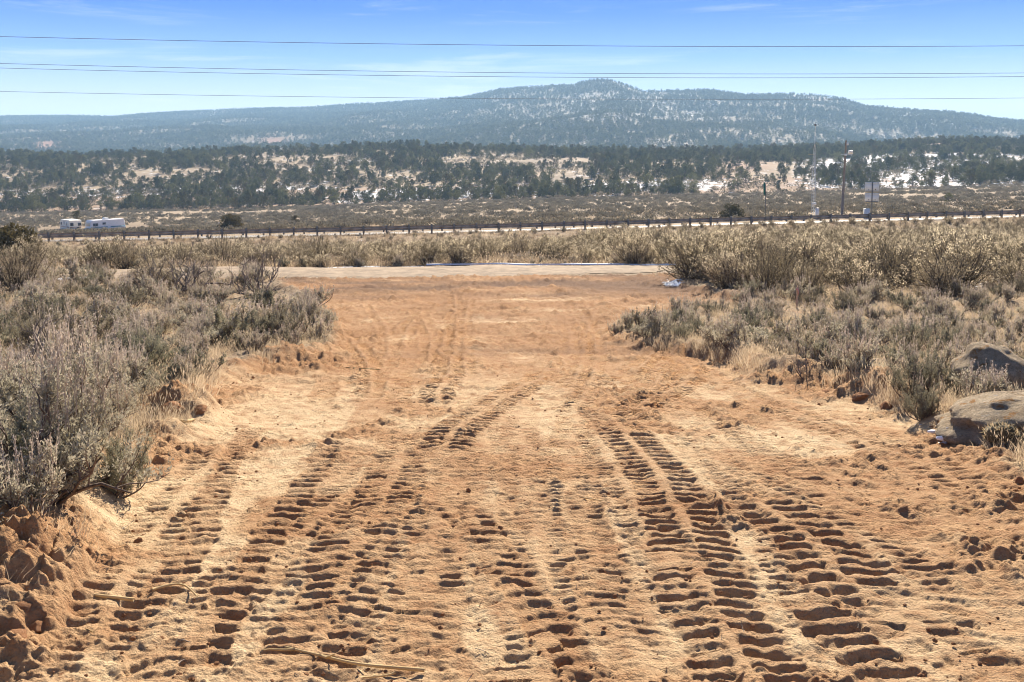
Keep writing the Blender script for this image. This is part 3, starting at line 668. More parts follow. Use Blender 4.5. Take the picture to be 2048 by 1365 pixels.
JUN = [juniper_mesh('juniper%d' % i, h=rng.uniform(4.0, 5.4), r=rng.uniform(1.7, 2.3), ncl=24, npc=30, lf=.45, brown=(i == 6), round_=(i % 2 == 0)) for i in range(8)]
JUN_HI = [juniper_mesh('juniper_hi%d' % i, h=3.2, r=1.9, ncl=46, npc=80, lf=.24, brown=True, round_=True) for i in range(2)]
JUN_LOW = [merge_mesh('jlow%d' % i, juniper_mesh('juniperlow%d' % i, h=rng.uniform(4.2, 5.6), r=rng.uniform(1.9, 2.5), ncl=9, npc=9, lf=1.15, round_=(i % 2 == 0))) for i in range(5)]
def tiny_shrub(tag, m, n=34, r=.5, h=.44, ll=.20):
    L = MB(); q = rng.normal(size=(n, 3)); q /= np.linalg.norm(q, axis=1)[:, None]; q[:, 2] = np.abs(q[:, 2])
    L.leaves(q*np.array([r, r, h])*rng.uniform(.4, .95, n)[:, None]**.6, q+rng.normal(size=(n, 3))*.4+np.array([0, 0, .5]), ll*rng.uniform(.6, 1.3, n), ll*.5); return L.mesh(tag, m)
TINY = [tiny_shrub('tiny%d' % i, M['field'], n=120, ll=.16) for i in range(5)]
TINY_DK = [tiny_shrub('tinydk%d' % i, M[('juniper_b', 'rabbit', 'field')[i]], n=44, r=.8, h=.8, ll=.3) for i in range(3)]

# ------------------------------------------------------------------ scattering helpers
def scatter(name, pts, sc, rz, ix, meshes, label, cat, stuff_kind='stuff', tilt=None):
    """a mass nobody could count: one object that carries all pieces"""
    pc = bpy.data.collections.new(name+'_pieces')
    for i, m in enumerate(meshes):
        o = bpy.data.objects.new('%s_piece_%02d' % (name, i), m); pc.objects.link(o)
    pts = np.asarray(pts, np.float32); n = len(pts)
    me = bpy.data.meshes.new(name); me.vertices.add(n); me.vertices.foreach_set('co', pts.ravel())
    for nm, ty, dat in (('sc', 'FLOAT', np.asarray(sc, np.float32)), ('rz', 'FLOAT', np.asarray(rz, np.float32)), ('ix', 'INT', np.asarray(ix, np.int32)), ('tl', 'FLOAT', np.asarray(tilt if tilt is not None else np.zeros(n), np.float32))):
        a = me.attributes.new(nm, ty, 'POINT'); a.data.foreach_set('value', dat)
    o = link(name, me); tagit(o, label, cat, kind=stuff_kind)
    ng = bpy.data.node_groups.new(name+'_nodes', 'GeometryNodeTree')
    ng.interface.new_socket('Geometry', in_out='INPUT', socket_type='NodeSocketGeometry'); ng.interface.new_socket('Geometry', in_out='OUTPUT', socket_type='NodeSocketGeometry')
    gi = ng.nodes.new('NodeGroupInput'); go = ng.nodes.new('NodeGroupOutput'); L = ng.links.new
    ci = ng.nodes.new('GeometryNodeCollectionInfo'); ci.inputs['Collection'].default_value = pc; ci.inputs['Separate Children'].default_value = True; ci.inputs['Reset Children'].default_value = True
    ip = ng.nodes.new('GeometryNodeInstanceOnPoints'); ip.inputs['Pick Instance'].default_value = True
    def na(nm, ty):
        q = ng.nodes.new('GeometryNodeInputNamedAttribute'); q.data_type = ty; q.inputs['Name'].default_value = nm; return q.outputs['Attribute']
    cx = ng.nodes.new('ShaderNodeCombineXYZ'); L(na('tl', 'FLOAT'), cx.inputs[0]); L(na('rz', 'FLOAT'), cx.inputs[2])
    er = ng.nodes.new('FunctionNodeEulerToRotation'); L(cx.outputs[0], er.inputs[0])
    L(gi.outputs[0], ip.inputs['Points']); L(ci.outputs[0], ip.inputs['Instance']); L(na('ix', 'INT'), ip.inputs['Instance Index']); L(er.outputs[0], ip.inputs['Rotation']); L(na('sc', 'FLOAT'), ip.inputs['Scale'])
    L(ip.outputs[0], go.inputs[0])
    md = o.modifiers.new('scatter', 'NODES'); md.node_group = ng
    return o
FINE = {'foliage', 'flower_stalks', 'seed_heads', 'twigs', 'spines', 'crown'}
def plant(name, parts, x, y, sc, rz, label, cat, group, sink=0.02, sz=None, tilt=0.0):
    e = empty(name, (x, y, Z(x, y)-sink), rz, label, cat, group); e.scale = (sc, sc, sz or sc); e.rotation_euler = (tilt, 0, rz)
    for k, me in parts.items():
        o = link(k, me, e)
        if k in FINE: o['kind'] = 'stuff'
    return e
def poisson(x0, x1, y0, y1, dmin, ok, n_try, seed=0):
    """random points no closer than dmin(x, y)"""
    g = np.random.default_rng(seed); X = g.uniform(x0, x1, n_try); Yv = g.uniform(y0, y1, n_try); m = ok(X, Yv); X, Yv = X[m], Yv[m]
    cell = {}; out = []; cs = 1.0
    dm = dmin(X, Yv)
    for x, y, d in zip(X, Yv, dm):
        k = (int(x//cs), int(y//cs)); rr = int(math.ceil(d/cs)); bad = False
        for a in range(-rr, rr+1):
            for b in range(-rr, rr+1):
                for (px, py) in cell.get((k[0]+a, k[1]+b), ()):
                    if (px-x)**2+(py-y)**2 < d*d: bad = True; break
                if bad: break
            if bad: break
        if not bad: cell.setdefault(k, []).append((x, y)); out.append((x, y))
    return np.array(out)
def free(x, y, m=0.25):
    """off the graded pad and off both roads"""
    return ~((y > 21) & (y < gravel_y(x)) & (x > -6.8) & (x < 5.4)) & (sdist(x, y, PAD) < -m) & (np.abs(y-gravel_y(x)) > 2.7) & (y-0.17*x < 85.6)
def inview(x, y, lim=0.60): return np.abs(x) < lim*(y+1.2)

# ------------------------------------------------------------------ named shrubs of the foreground
AVOID = []
def special(name, parts, u, v, sc, label, cat='shrub', group=None, rz=None, sz=None, D=None, r=.4, tilt=0.0):
    x, y, z = spot(u, v) if D is None else spot_d(u, D)
    AVOID.append((x, y, r*.7)); return plant(name, parts, x, y, sc, rng.uniform(0, 6.28) if rz is None else rz, label, cat, group, sz=sz, tilt=tilt)
special('sagebrush', SAGE_HI[0], 70, 1010, 1.1, 'big grey sagebrush spilling over the bank above the broken red clods', r=.5)
special('sagebrush', SAGE_HI[2], 150, 930, 1.15, 'straggly sagebrush with bare twisted branches behind the big grey sagebrush on the bank', r=.5)
special('sagebrush', SAGE_HI[1], 235, 985, .62, 'low dark sagebrush clump right at the edge of the graded dirt', r=.3)
special('sagebrush', SAGE_HI[3], 20, 880, 1.15, 'sagebrush with a thick brush of upright dry flower stalks beside the straggly sagebrush', r=.4)
special('dead_shrub', DEAD[0], 95, 800, 1.15, 'dead grey shrub with crooked bare branches above the straggly sagebrush', 'dead shrub', r=.3)
special('dead_shrub', DEAD[1], 215, 735, .8, 'small leafless shrub, dark crooked stems beside the round sagebrush', 'dead shrub', r=.3)
special('sagebrush', SAGE_HI[1], 285, 745, .86, 'round grey-green sagebrush between the dead crooked shrub and the grassy clod mound', r=.5)
special('sagebrush', SAGE_HI[1], 85, 705, .95, 'dark green sagebrush half hidden in pale stalks on the slope', r=.5)
special('sagebrush', SAGE_MID[1], 440, 690, 1.05, 'tall dark green sagebrush crown among pale flower stalks', r=.5)
special('sagebrush', SAGE_MID[4], 560, 690, .95, 'dark sagebrush at the corner of the bank, leaning over the red dirt', r=.5)
special('sagebrush', SAGE_MID[2], 625, 672, .9, 'ragged sagebrush at the narrow neck of the graded dirt opposite the uprooted bush', r=.4)
special('sagebrush', SAGE_HI[1], 1840, 800, .72, 'grey-green sagebrush growing against the rim of the back boulder', r=.35)
special('sagebrush', SAGE_HI[1], 1850, 838, .5, 'small sagebrush tuft in front of the lichen boulder', r=.25)
special('dead_shrub', DEAD[2], 1620, 765, .52, 'small reddish bare shrub, fan of thin twigs beside the torn clod bank', 'dead shrub', r=.25)
special('dead_shrub', DEAD[0], 1770, 706, .62, 'black crooked branch standing out of pale grass', 'dead shrub', r=.25)
special('sagebrush', SAGE_MID[1], 1290, 668, .85, 'low sagebrush where the graded dirt narrows, with an uprooted branch under it', r=.4)
special('sagebrush', SAGE_MID[0], 1235, 672, .42, 'tiny sagebrush tuft standing alone on the dirt edge', r=.25)
special('sagebrush', SAGE_MID[4], 1440, 695, .55, 'low round sagebrush cushion beside the tyre tracks', r=.3)
special('dead_shrub', DEAD[1], 370, 592, 1.75, 'wide bare grey shrub with fanning stems beside the gravel road', 'dead shrub', r=.9)
special('dead_shrub', DEAD[2], 515, 590, 1.5, 'bare fan-shaped shrub between the gravel road and the pale stalk thicket', 'dead shrub', r=.8)
special('rabbitbrush', RABBIT[0], 300, 584, 1.0, 'yellow-topped rabbitbrush beside the wide bare grey shrub', 'shrub', r=.6)
special('rabbitbrush', RABBIT[3], 35, 588, 1.3, 'big dark leafless-looking rabbitbrush by the gravel road bend', 'shrub', r=.8)
special('rabbitbrush', RABBIT[2], 1385, 560, 1.25, 'bright yellow rabbitbrush at the end of the gravel road beside the snow patch', 'shrub', r=.8)

# ------------------------------------------------------------------ sagebrush of the near flats
def avoid_ok(x, y):
    m = np.ones(len(x), bool)
    for ax, ay, r in AVOID: m &= (x-ax)**2+(y-ay)**2 > r*r
    return m
for u, v, r in ((1712, 580, .8), (1752, 584, .8), (1948, 563, 1.1), (1345, 566, 1.0), (1375, 580, .6)):      # snow lies open here
    x, y, _ = spot(u, v); AVOID.append((x, y, r)); AVOID.append((x*(1-r/y), y-r, r))
x, y, _ = spot(1593, 618); AVOID += [(x, y, .5), (x*.96, y*.96, .5), (x*.92, y*.92, .5), (x*.88, y*.88, .45)]
# keep the boulder and cactus spots clear
for u, v, r in ((1990, 850, .62), (2060, 850, .6), (1930, 868, .3), (1975, 785, .5), (1890, 880, .25), (2000, 890, .3), (1990, 930, .3), (350, 810, .35)):
    x, y, _ = spot(u, v); AVOID.append((x, y, r))
ok = lambda x, y: free(x, y, .35) & inview(x, y) & avoid_ok(x, y) & (y > 3.2) & ((x < 4) | (y < 23.5)) & (vnoise(x/2.5, y/2.5, 401) > np.where(x > 0, .20, .04))
NS = poisson(-20, 20, 3.2, 30.2, lambda x, y: .44+.015*y+.22*vnoise(x/3, y/3, 402)+.10*(x > 0), ok, 20000, 11)
NS = NS[np.argsort(NS[:, 1])]
NS = NS[:300]
SL = {'l': ('grey sagebrush in the thicket on the bank opposite the boulders', 'sagebrush thicket across from the boulders'),
      'r': ('grey sagebrush on the flat between the boulders and the survey stake', 'sagebrush on the boulder side flat')}
for x, y in NS:
    hi = y < 8.5; lst = SAGE_HI if hi else SAGE_MID; k = int(rng.integers(len(lst)))
    s = rng.uniform(.55, 1.0)*(0.9 if x > 0 else 1.12)
    look = (('grey sagebrush with many dry flower stalks', 'compact dark sagebrush', 'loose twiggy sagebrush', 'sagebrush bristling with tall pale stalks') if hi else ('sagebrush thick with pale stalks', 'dark green round sagebrush', 'open grey sagebrush', 'sagebrush bristling with tall pale stalks', 'low dark sagebrush', 'tan-tipped grey sagebrush'))[k]
    sd_ = float(sdist(np.array([x]), np.array([y]), PAD)[0])
    where = ('along the dirt edge' if sd_ > -1.0 else 'beside the gravel road' if y > 25.5 else 'back from the dirt edge')+(' across from the boulders' if x < 0 else ' on the boulder side' if y < 12 else ' near the survey stake')
    lab = look+' '+where; grp = 'sagebrush '+where
    plant('sagebrush', lst[k], x, y, s, rng.uniform(0, 6.28), lab, 'shrub', grp, sz=s*rng.uniform(.68, 1.0))

# ------------------------------------------------------------------ rabbitbrush belt below the highway
okb = lambda x, y: free(x, y, .6) & inview(x, y, .57) & ((y > 29.0) | ((x > 5.5) & (y > 23.5))) & (y-.17*x < 84.0) & avoid_ok(x, y) & (vnoise(x/5, y/5, 411) > np.where(x > 8, .05, .14)+.25*sm(74, 78, y-.17*x)*np.where(x < 8, 1, .2)) 
RB = poisson(-52, 54, 23.5, 92, lambda x, y: 1.0+.5*vnoise(x/4, y/4, 412)-.22*(x > 5), okb, 30000, 12)
RB = RB[np.argsort(RB[:, 1]+.0*RB[:, 0])]
near_b, rest_b = RB[:300], RB[300:]
for x, y in near_b:
    dk = rng.random() < (.42 if x > 4 else .32); k = int(rng.choice([3, 5, 3, 1])) if dk else int(rng.choice([0, 2, 4, 0, 2, 1]))
    s = rng.uniform(.55, 1.25)*(1.12 if x > 4 else .95)
    look = ('full cream-headed rabbitbrush', 'thin rabbitbrush with few seed heads', 'bushy rabbitbrush covered in seed heads', 'dark grey-brown shrub', 'rabbitbrush with scattered seed heads', 'dark open shrub')[k]
    side = ' toward the trailers' if x < -3 else ' toward the road signs' if x > 9 else ''
    where = ('beside the gravel road' if abs(y-gravel_y(x)) < 5.5 else 'in the belt below the guardrail')+side
    lab = look+' '+where; grp = 'shrubs '+where
    plant('rabbitbrush', RABBIT[k], x, y, s, rng.uniform(0, 6.28), lab, 'shrub', grp, sink=.05, sz=s*rng.uniform(.85, 1.15))
RM = [merge_mesh('rabbit_merged%d' % i, p) for i, p in enumerate(RABBIT)]; SMM = [merge_mesh('sage_merged%d' % i, p) for i, p in enumerate(SAGE_MID)]
n = len(rest_b); kk = rng.integers(0, 6, n)
scatter('roadside_shrubs', np.stack([rest_b[:, 0], rest_b[:, 1], zf_full(rest_b[:, 0], rest_b[:, 1])-.05], 1), rng.uniform(.5, 1.2, n)*np.where(rest_b[:, 0] > 4, 1.2, .85)*(1-.55*sm(70, 79, rest_b[:, 1]-.17*rest_b[:, 0])), rng.uniform(0, 6.28, n), kk, RM, 'mass of tan and grey shrubs on the slope under the guardrail', 'shrubs')
# small fill sage between
okf = lambda x, y: free(x, y, .3) & inview(x, y, .58) & (y > 4.4) & (y-.17*x < 85) & (vnoise(x/3, y/3, 421) > .22) & avoid_ok(x, y)
FB = poisson(-52, 54, 4.4, 92, lambda x, y: .40+.014*y, okf, 34000, 13); n = len(FB)
scatter('low_sagebrush', np.stack([FB[:, 0], FB[:, 1], zf_full(FB[:, 0], FB[:, 1])-.03], 1), rng.uniform(.3, .7, n), rng.uniform(0, 6.28, n), rng.integers(0, 6, n), SMM, 'low sagebrush and twigs filling the gaps between the larger shrubs', 'undergrowth')

# ------------------------------------------------------------------ dry grass
gn = 19000; g2 = np.random.default_rng(21)
yv = 3.0+(27.5)*g2.random(gn)**1.35; xv = g2.uniform(-.6, .6, gn)*(yv+1.5)
m = free(xv, yv, .12) & (vnoise(xv/1.1, yv/1.1, 431)+.35*vnoise(xv/.4, yv/.4, 432) > np.where(yv > 6.5, .44, .58)) & ((yv > 5.6) | (xv > 0) | (g2.random(gn) < .12)); xv, yv = xv[m], yv[m]; n = len(xv)
scatter('dry_grass', np.stack([xv, yv, zf_full(xv, yv)], 1), rng.uniform(.55, 1.15, n), rng.uniform(0, 6.28, n), rng.integers(0, 4, n), GRASS, 'blond dry grass between the sagebrush beside the graded dirt', 'grass')
gn = 17000; yv = g2.uniform(28, 95, gn); xv = g2.uniform(-.58, .58, gn)*yv
m = free(xv, yv, .1) & (vnoise(xv/3, yv/3, 433) > .3); xv, yv = xv[m], yv[m]; n = len(xv)
scatter('roadside_grass', np.stack([xv, yv, zf_full(xv, yv)], 1), rng.uniform(.6, 1.25, n), rng.uniform(0, 6.28, n), rng.integers(0, 3, n), GRASS_FAR, 'dry tan grass on the embankment under the guardrail', 'grass')
gn = 2200; yv = g2.uniform(101, 215, gn); xv = g2.uniform(-.58, .58, gn)*yv; m = (yv-.17*xv > 101); xv, yv = xv[m], yv[m]; n = len(xv)
scatter('field_grass', np.stack([xv, yv, zf_full(xv, yv)], 1), rng.uniform(.8, 1.6, n), rng.uniform(0, 6.28, n), rng.integers(0, 3, n), GRASS_FAR, 'pale dry grass in the field across the highway', 'grass')

# ------------------------------------------------------------------ sagebrush flat across the highway
gn = 11000; yv = np.sqrt(g2.uniform(104**2, 352**2, gn)); xv = g2.uniform(-.57, .57, gn)*yv
m = (yv-.17*xv*wwarp(yv) > 105) & (vnoise(xv/14, yv/14, 441)*.6+vnoise(xv/4, yv/4, 442)*.4 > .40) & ~((np.abs(xv/yv+.42) < .055) & (yv > 186) & (yv < 216)); xv, yv = xv[m], yv[m]; n = len(xv)
scatter('sagebrush_flat', np.stack([xv, yv, zf_full(xv, yv)-.05], 1), rng.uniform(.8, 1.9, n), rng.uniform(0, 6.28, n), rng.integers(0, 5, n), TINY, 'wide flat of small grey sagebrush across the highway', 'sagebrush flat')
gn = 14000; yv = np.sqrt(g2.uniform(345**2, 660**2, gn)); xv = g2.uniform(-.57, .57, gn)*yv; m = vnoise(xv/30, yv/30, 443) > .35; xv, yv = xv[m], yv[m]; n = len(xv)
scatter('hillside_scrub', np.stack([xv, yv, zf_full(xv, yv)-.05], 1), rng.uniform(.8, 2.0, n), rng.uniform(0, 6.28, n), rng.integers(0, 3, n), TINY_DK, 'brown scrub dotted over the snowy slope below the woodland', 'scrub')

# ------------------------------------------------------------------ junipers
gn = 44000; yv = np.sqrt(g2.uniform(352**2, 712**2, gn)); xv = g2.uniform(-.58, .58, gn)*yv; uu, vv_ = project(xv, yv, zf_full(xv, yv))
dens = .30+.32*sm(480, 580, yv)+.14*sm(1480, 1650, uu)*sm(352, 365, yv)+.35*np.exp(-((yv-372)/16)**2)
open_ = np.exp(-(((uu-1010)/150)**2+((vv_-318)/12)**2))+.8*np.exp(-(((uu-720)/60)**2+((vv_-326)/8)**2))
dens = dens*(.12+1.75*sm(.25, .75, vnoise(xv/26, yv/34, 451)))*(1-np.clip(open_, 0, .9))
m = g2.random(gn) < dens*.62; xv, yv, uu = xv[m], yv[m], uu[m]
# minimum spacing
keep = []; cell = {}
for i in range(len(xv)):
    k = (int(xv[i]//3), int(yv[i]//3)); bad = any((xv[j]-xv[i])**2+(yv[j]-yv[i])**2 < 3.4 for a in (-1, 0, 1) for b in (-1, 0, 1) for j in cell.get((k[0]+a, k[1]+b), ()))
    if not bad: cell.setdefault(k, []).append(i); keep.append(i)
xv, yv = xv[keep], yv[keep]; n = len(xv); ss = (.34+.85*rng.random(n)**1.5)*np.where(rng.random(n) < .35, .65, 1); ix = rng.integers(0, 8, n)
order = np.argsort(-ss/yv); top = order[:270]; rest = order[270:]
zj = zf_full(xv, yv)-.1
for i in top:
    slope = yv[i] < 520
    e = empty('juniper_tree', (xv[i], yv[i], zj[i]), rng.uniform(0, 6.28), ('round ' if ix[i] % 2 == 0 and ix[i] != 6 else 'brownish ' if ix[i] == 6 else 'pointed ')+('' if 1 else 'large ' if ss[i] > 1.1 else '')+('juniper on the snowy slope' if slope else 'juniper on the wooded mesa top')+(' behind the trailers' if xv[i] < -.25*yv[i] else ' behind the lattice mast' if xv[i] > .25*yv[i] else ' under the mountain peak'),
              'tree', 'junipers on the open slope' if slope else 'junipers along the mesa top')
    e.scale = (ss[i],)*3
    for k, me in JUN[ix[i]].items():
        o = link(k, me, e)
        if k in FINE: o['kind'] = 'stuff'
JM = [merge_mesh('juniper_merged%d' % i, p) for i, p in enumerate(JUN)]
scatter('juniper_woodland', np.stack([xv[rest], yv[rest], zj[rest]], 1), ss[rest], rng.uniform(0, 6.28, len(rest)), ix[rest], JM, 'juniper and pinyon woodland covering the mesa below the mountain', 'woodland')
# single junipers one can point at
for u, D, s, k, lab in ((461, 128, .82, 0, 'dark dome-shaped juniper alone behind the guardrail near the trailers'), (1465, 120, .72, 1, 'brown-green juniper alone in the sagebrush flat behind the green marker'), (25, 47, .66, 0, 'rusty green juniper standing in the shrub belt below the guardrail')):
    x, y, z = spot_d(u, D); e = empty('juniper_tree', (x, y, z-.1), rng.uniform(0, 6), lab, 'tree'); e.scale = (s, s, s*.8 if D > 100 else s)
    for kk_, me in JUN_HI[k].items(): link(kk_, me, e)
for u, D, s, k, lab in ((590, 150, .34, 6, 'small brown juniper bush behind the guardrail beyond the dome-shaped juniper'), (152, 222, .62, 6, 'brown-topped juniper between the two parked trailers'), (470, 318, .8, 6, 'first of three olive junipers at the edge of the sagebrush flat'), (497, 322, .9, 6, 'middle of three olive junipers at the edge of the sagebrush flat'), (528, 320, .85, 6, 'last of three olive junipers at the edge of the sagebrush flat'),
                       (1253, 330, .72, 0, 'lone dark juniper at the far rim of the sagebrush flat'), (1926, 330, .72, 2, 'round dark juniper on the rim of the flat beyond the sign backs'), (1860, 345, 1.0, 6, 'olive juniper beside the round dark juniper on the rim'), (1895, 200, .4, 0, 'small dark bush alone in the flat beyond the sign backs')):
    x, y, z = spot_d(u, D); e = empty('juniper_tree', (x, y, z-.1), rng.uniform(0, 6), lab, 'tree'); e.scale = (s, s, s)
    for kk_, me in JUN[k].items(): link(kk_, me, e)
# forest of the mountain
gn = 110000; yv = np.sqrt(g2.uniform(930**2, 3350**2, gn*2)); xv = g2.uniform(-.60, .60, gn*2)*yv
zz_ = base_z(xv, yv); uu, vv_ = project(xv, yv, zz_)
p = .45+.75*sm(.25, .75, vnoise(xv/70, yv/70, 461))
p = p*(1-.40*sm(1050, 1150, uu)*sm(1560, 1400, uu)*sm(168, 190, vv_)*sm(262, 235, vv_)*sm(.35, .6, vnoise(xv/40, yv/55, 462)))
p = p*(1-.5*sm(1500, 1600, uu)*sm(1720, 1640, uu)*sm(180, 188, vv_)*sm(226, 205, vv_))
for (a, b, ra, rb) in ((1440, 267, 55, 3.5), (1560, 262, 50, 3), (1010, 211, 22, 2.5), (545, 283, 26, 8), (95, 290, 36, 9)):
    p = p*(1-.96*np.exp(-(((uu-a)/ra)**2+((vv_-b)/rb)**2)**2))
m = (g2.random(gn*2) < p*.85) & (yv < ridge_d(xv/yv)+60); xv, yv, zz_ = xv[m], yv[m], zz_[m]; n = len(xv)
scatter('mountain_forest', np.stack([xv, yv, zz_-.2], 1), rng.uniform(.65, 1.3, n), rng.uniform(0, 6.28, n), rng.integers(0, 5, n), JUN_LOW, 'hazy pinyon and juniper forest covering the mountain', 'forest')
print('counts: near sage', len(NS), 'belt', len(near_b), len(rest_b), 'fill', len(FB), 'junipers', len(top), len(rest), 'forest', n)

# ------------------------------------------------------------------ guardrails
M['galv'] = paint('galvanised_steel', (0.44, 0.355, 0.265), 0.6, 0.0, 0.25, 2.0, 0.0, 0.4, dirt=(0.20, 0.14, 0.09))
M['post'] = paint('post_steel', (0.24, 0.20, 0.155), 0.7, 0.0, 0.3, 5.0, 0.0, 0.3)
M['bolt'] = paint('bolt_head', (0.6, 0.58, 0.55), 0.4, 0.5, 0.1)
prof = [(0.0, .36), (.02, .375), (.085, .42), (.085, .47), (.0, .525), (.0, .565), (.085, .62), (.085, .67), (.02, .715), (.0, .73)]
poly = prof+[(d-.012, z) for d, z in prof[::-1]]
BEAM = MB().prism([(d, z) for d, z in poly], -0.02, 3.82, 0).mesh('rail_beam', M['galv'])
POST = MB().box((0, -.19, .28), (.15, .014, 1.1)).box((0, -.115, .28), (.012, .14, 1.1)).box((0, -.04, .28), (.15, .014, 1.1)).mesh('guardrail_post', M['post'])
BLOCK = MB().box((0, -.02+.0, .55), (.14, .024, .34)).mesh('blockout', M['post'])
CAP = MB().box((0, -.205, .79), (.06, .012, .05)).mesh('reflector', M['bolt'])
def guardrail(y0, label, x0, x1, refl, hz=1.0):
    root = empty('guardrail', (0, y0, Z(0, y0)), 0, label, 'guardrail', None); ang = math.atan(.17); c = math.cos(ang); o = np.array(root.location)
    st = 1.905*c; k = 0; xs = np.arange(x0, x1, st)
    for i, x in enumerate(xs):
        y = y0+.17*x; p = Vector((x, y, Z(x, y)))-Vector(o)
        q = link('post', POST, root, p, (0, rng.normal()*.012, ang)); link('blockout', BLOCK, q)
        q.scale = (1, 1, hz)
        if refl and i % 4 == 1: link('reflector', CAP, q)
        if i % 2 == 0 and i+2 < len(xs):
            x2 = xs[i+2]; y2 = y0+.17*x2; dz = Z(x2, y2)-Z(x, y)
            link('rail_beam', BEAM, root, p+Vector((0, 0, 0)), (0, -math.atan2(dz, 3.81), ang), (1, 1, hz))
    return root
guardrail(85.2, 'long galvanised steel guardrail on posts at the top of the shrub slope', -50, 56, True)
guardrail(99.2, 'second steel guardrail along the far shoulder of the highway', -52, 60, False, .78)

# ------------------------------------------------------------------ travel trailers
M['cream'] = paint('cream_siding', (0.84, 0.79, 0.66), 0.45, 0, 0.06, 1.2)
M['white'] = paint('white_siding', (0.88, 0.86, 0.82), 0.42, 0, 0.05, 1.2)
M['yellowed'] = paint('yellowed_fibreglass', (0.74, 0.68, 0.50), 0.45, 0, 0.08, 1.5)
M['teal'] = paint('teal_stripe', (0.05, 0.20, 0.25), 0.5, 0, 0.1)
M['rust'] = paint('brown_stripe', (0.33, 0.13, 0.075), 0.55, 0, 0.15, 3)
M['glass'] = paint('dark_window_glass', (0.05, 0.055, 0.065), 0.12, 0, 0.1)
M['frame'] = paint('window_frame', (0.55, 0.54, 0.50), 0.4, 0.2, 0.1)
M['black'] = paint('black_rubber', (0.02, 0.02, 0.02), 0.8, 0, 0.2)
M['rim'] = paint('white_rim', (0.7, 0.68, 0.62), 0.4, 0.2, 0.1)
M['chassis'] = paint('chassis_steel', (0.06, 0.055, 0.05), 0.7, 0.2, 0.2)
M['greyskirt'] = paint('grey_panel', (0.40, 0.38, 0.34), 0.6, 0, 0.1)
def chamfer_body(prof2, w, m, name, parent):
    """side profile (x,z) across the width, with slightly inset roof edges"""
    b = bmesh.new(); n = len(prof2); rings = []
    for yy, ins in ((-w/2, .05), (-w/2+.05, 0), (w/2-.05, 0), (w/2, .05)):
        cx = sum(p[0] for p in prof2)/n; cz = sum(p[1] for p in prof2)/n
        rings.append([b.verts.new((p[0]-math.copysign(ins, p[0]-cx)*.8, yy, p[1]-math.copysign(ins, p[1]-cz)*.8)) for p in prof2])
    for a, c in zip(rings, rings[1:]):
        for i in range(n): b.faces.new((a[i], a[(i+1) % n], c[(i+1) % n], c[i]))
    b.faces.new(rings[0][::-1]); b.faces.new(rings[-1]); bmesh.ops.recalc_face_normals(b, faces=b.faces)
    me = bpy.data.meshes.new(name); b.to_mesh(me); b.free(); me.materials.append(m); return link(name, me, parent)
def window(parent, c, size, axis, panes=1, m=None):
    """frame proud of the wall, glass panes set in it; axis = outward direction"""
    a = np.array(axis, float); up = np.array([0, 0, 1.0]); s = np.cross(up, a); w, h = size; c = np.array(c, float)
    f = MB(); R3 = np.stack([s, a, up], 1)
    for q, d in ((s*(w/2-.025), (.05, .05, h)), (-s*(w/2-.025), (.05, .05, h)), (up*(h/2-.025), (w-.1, .05, .05)), (-up*(h/2-.025), (w-.1, .05, .05))): f.box(c+q+a*.005, d, R3)
    for i in range(1, panes): f.box(c+s*(w*(i/panes-.5)), (.03, .045, h-.1), R3)
    o = f.build('window', m or M['frame'], parent)
    for i in range(panes):
        pw = (w-.1)/panes; MB().box(c+s*((i+.5)*pw-(w-.1)/2)+a*.001, (pw-.02, .02, h-.1), R3).build('pane', M['glass'], o)
    return o
def wheel(parent, c, axis, r=.35, w=.2, spare=False):
    a = np.array(axis, float); c = np.array(c, float)
    t = MB(); k = 22; ang = np.linspace(0, 2*np.pi, k+1)[:-1]; e1 = np.cross(a, [0, 0, 1.0]); e1 /= np.linalg.norm(e1); e2 = np.cross(a, e1)
    rings = [(r*.62, -w/2), (r*.9, -w/2), (r, -w*.28), (r, w*.28), (r*.9, w/2), (r*.62, w/2)]; V = np.array([c+a*h+q*(e1*math.cos(x)+e2*math.sin(x)) for q, h in rings for x in ang])
    F = [[i*k+j, i*k+(j+1) % k, ((i+1) % 6)*k+(j+1) % k, ((i+1) % 6)*k+j] for i in range(6) for j in range(k)]
    o = MB().add(V, F4=F).build('spare_wheel' if spare else 'wheel', M['black'], parent, True)
    MB().disc_prism(c, a, r*.63, w*.6, 18).build('rim', M['rim'], o); MB().disc_prism(c+a*w*.32, a, r*.16, .05, 10).build('hub', M['chassis'], o)
    return o
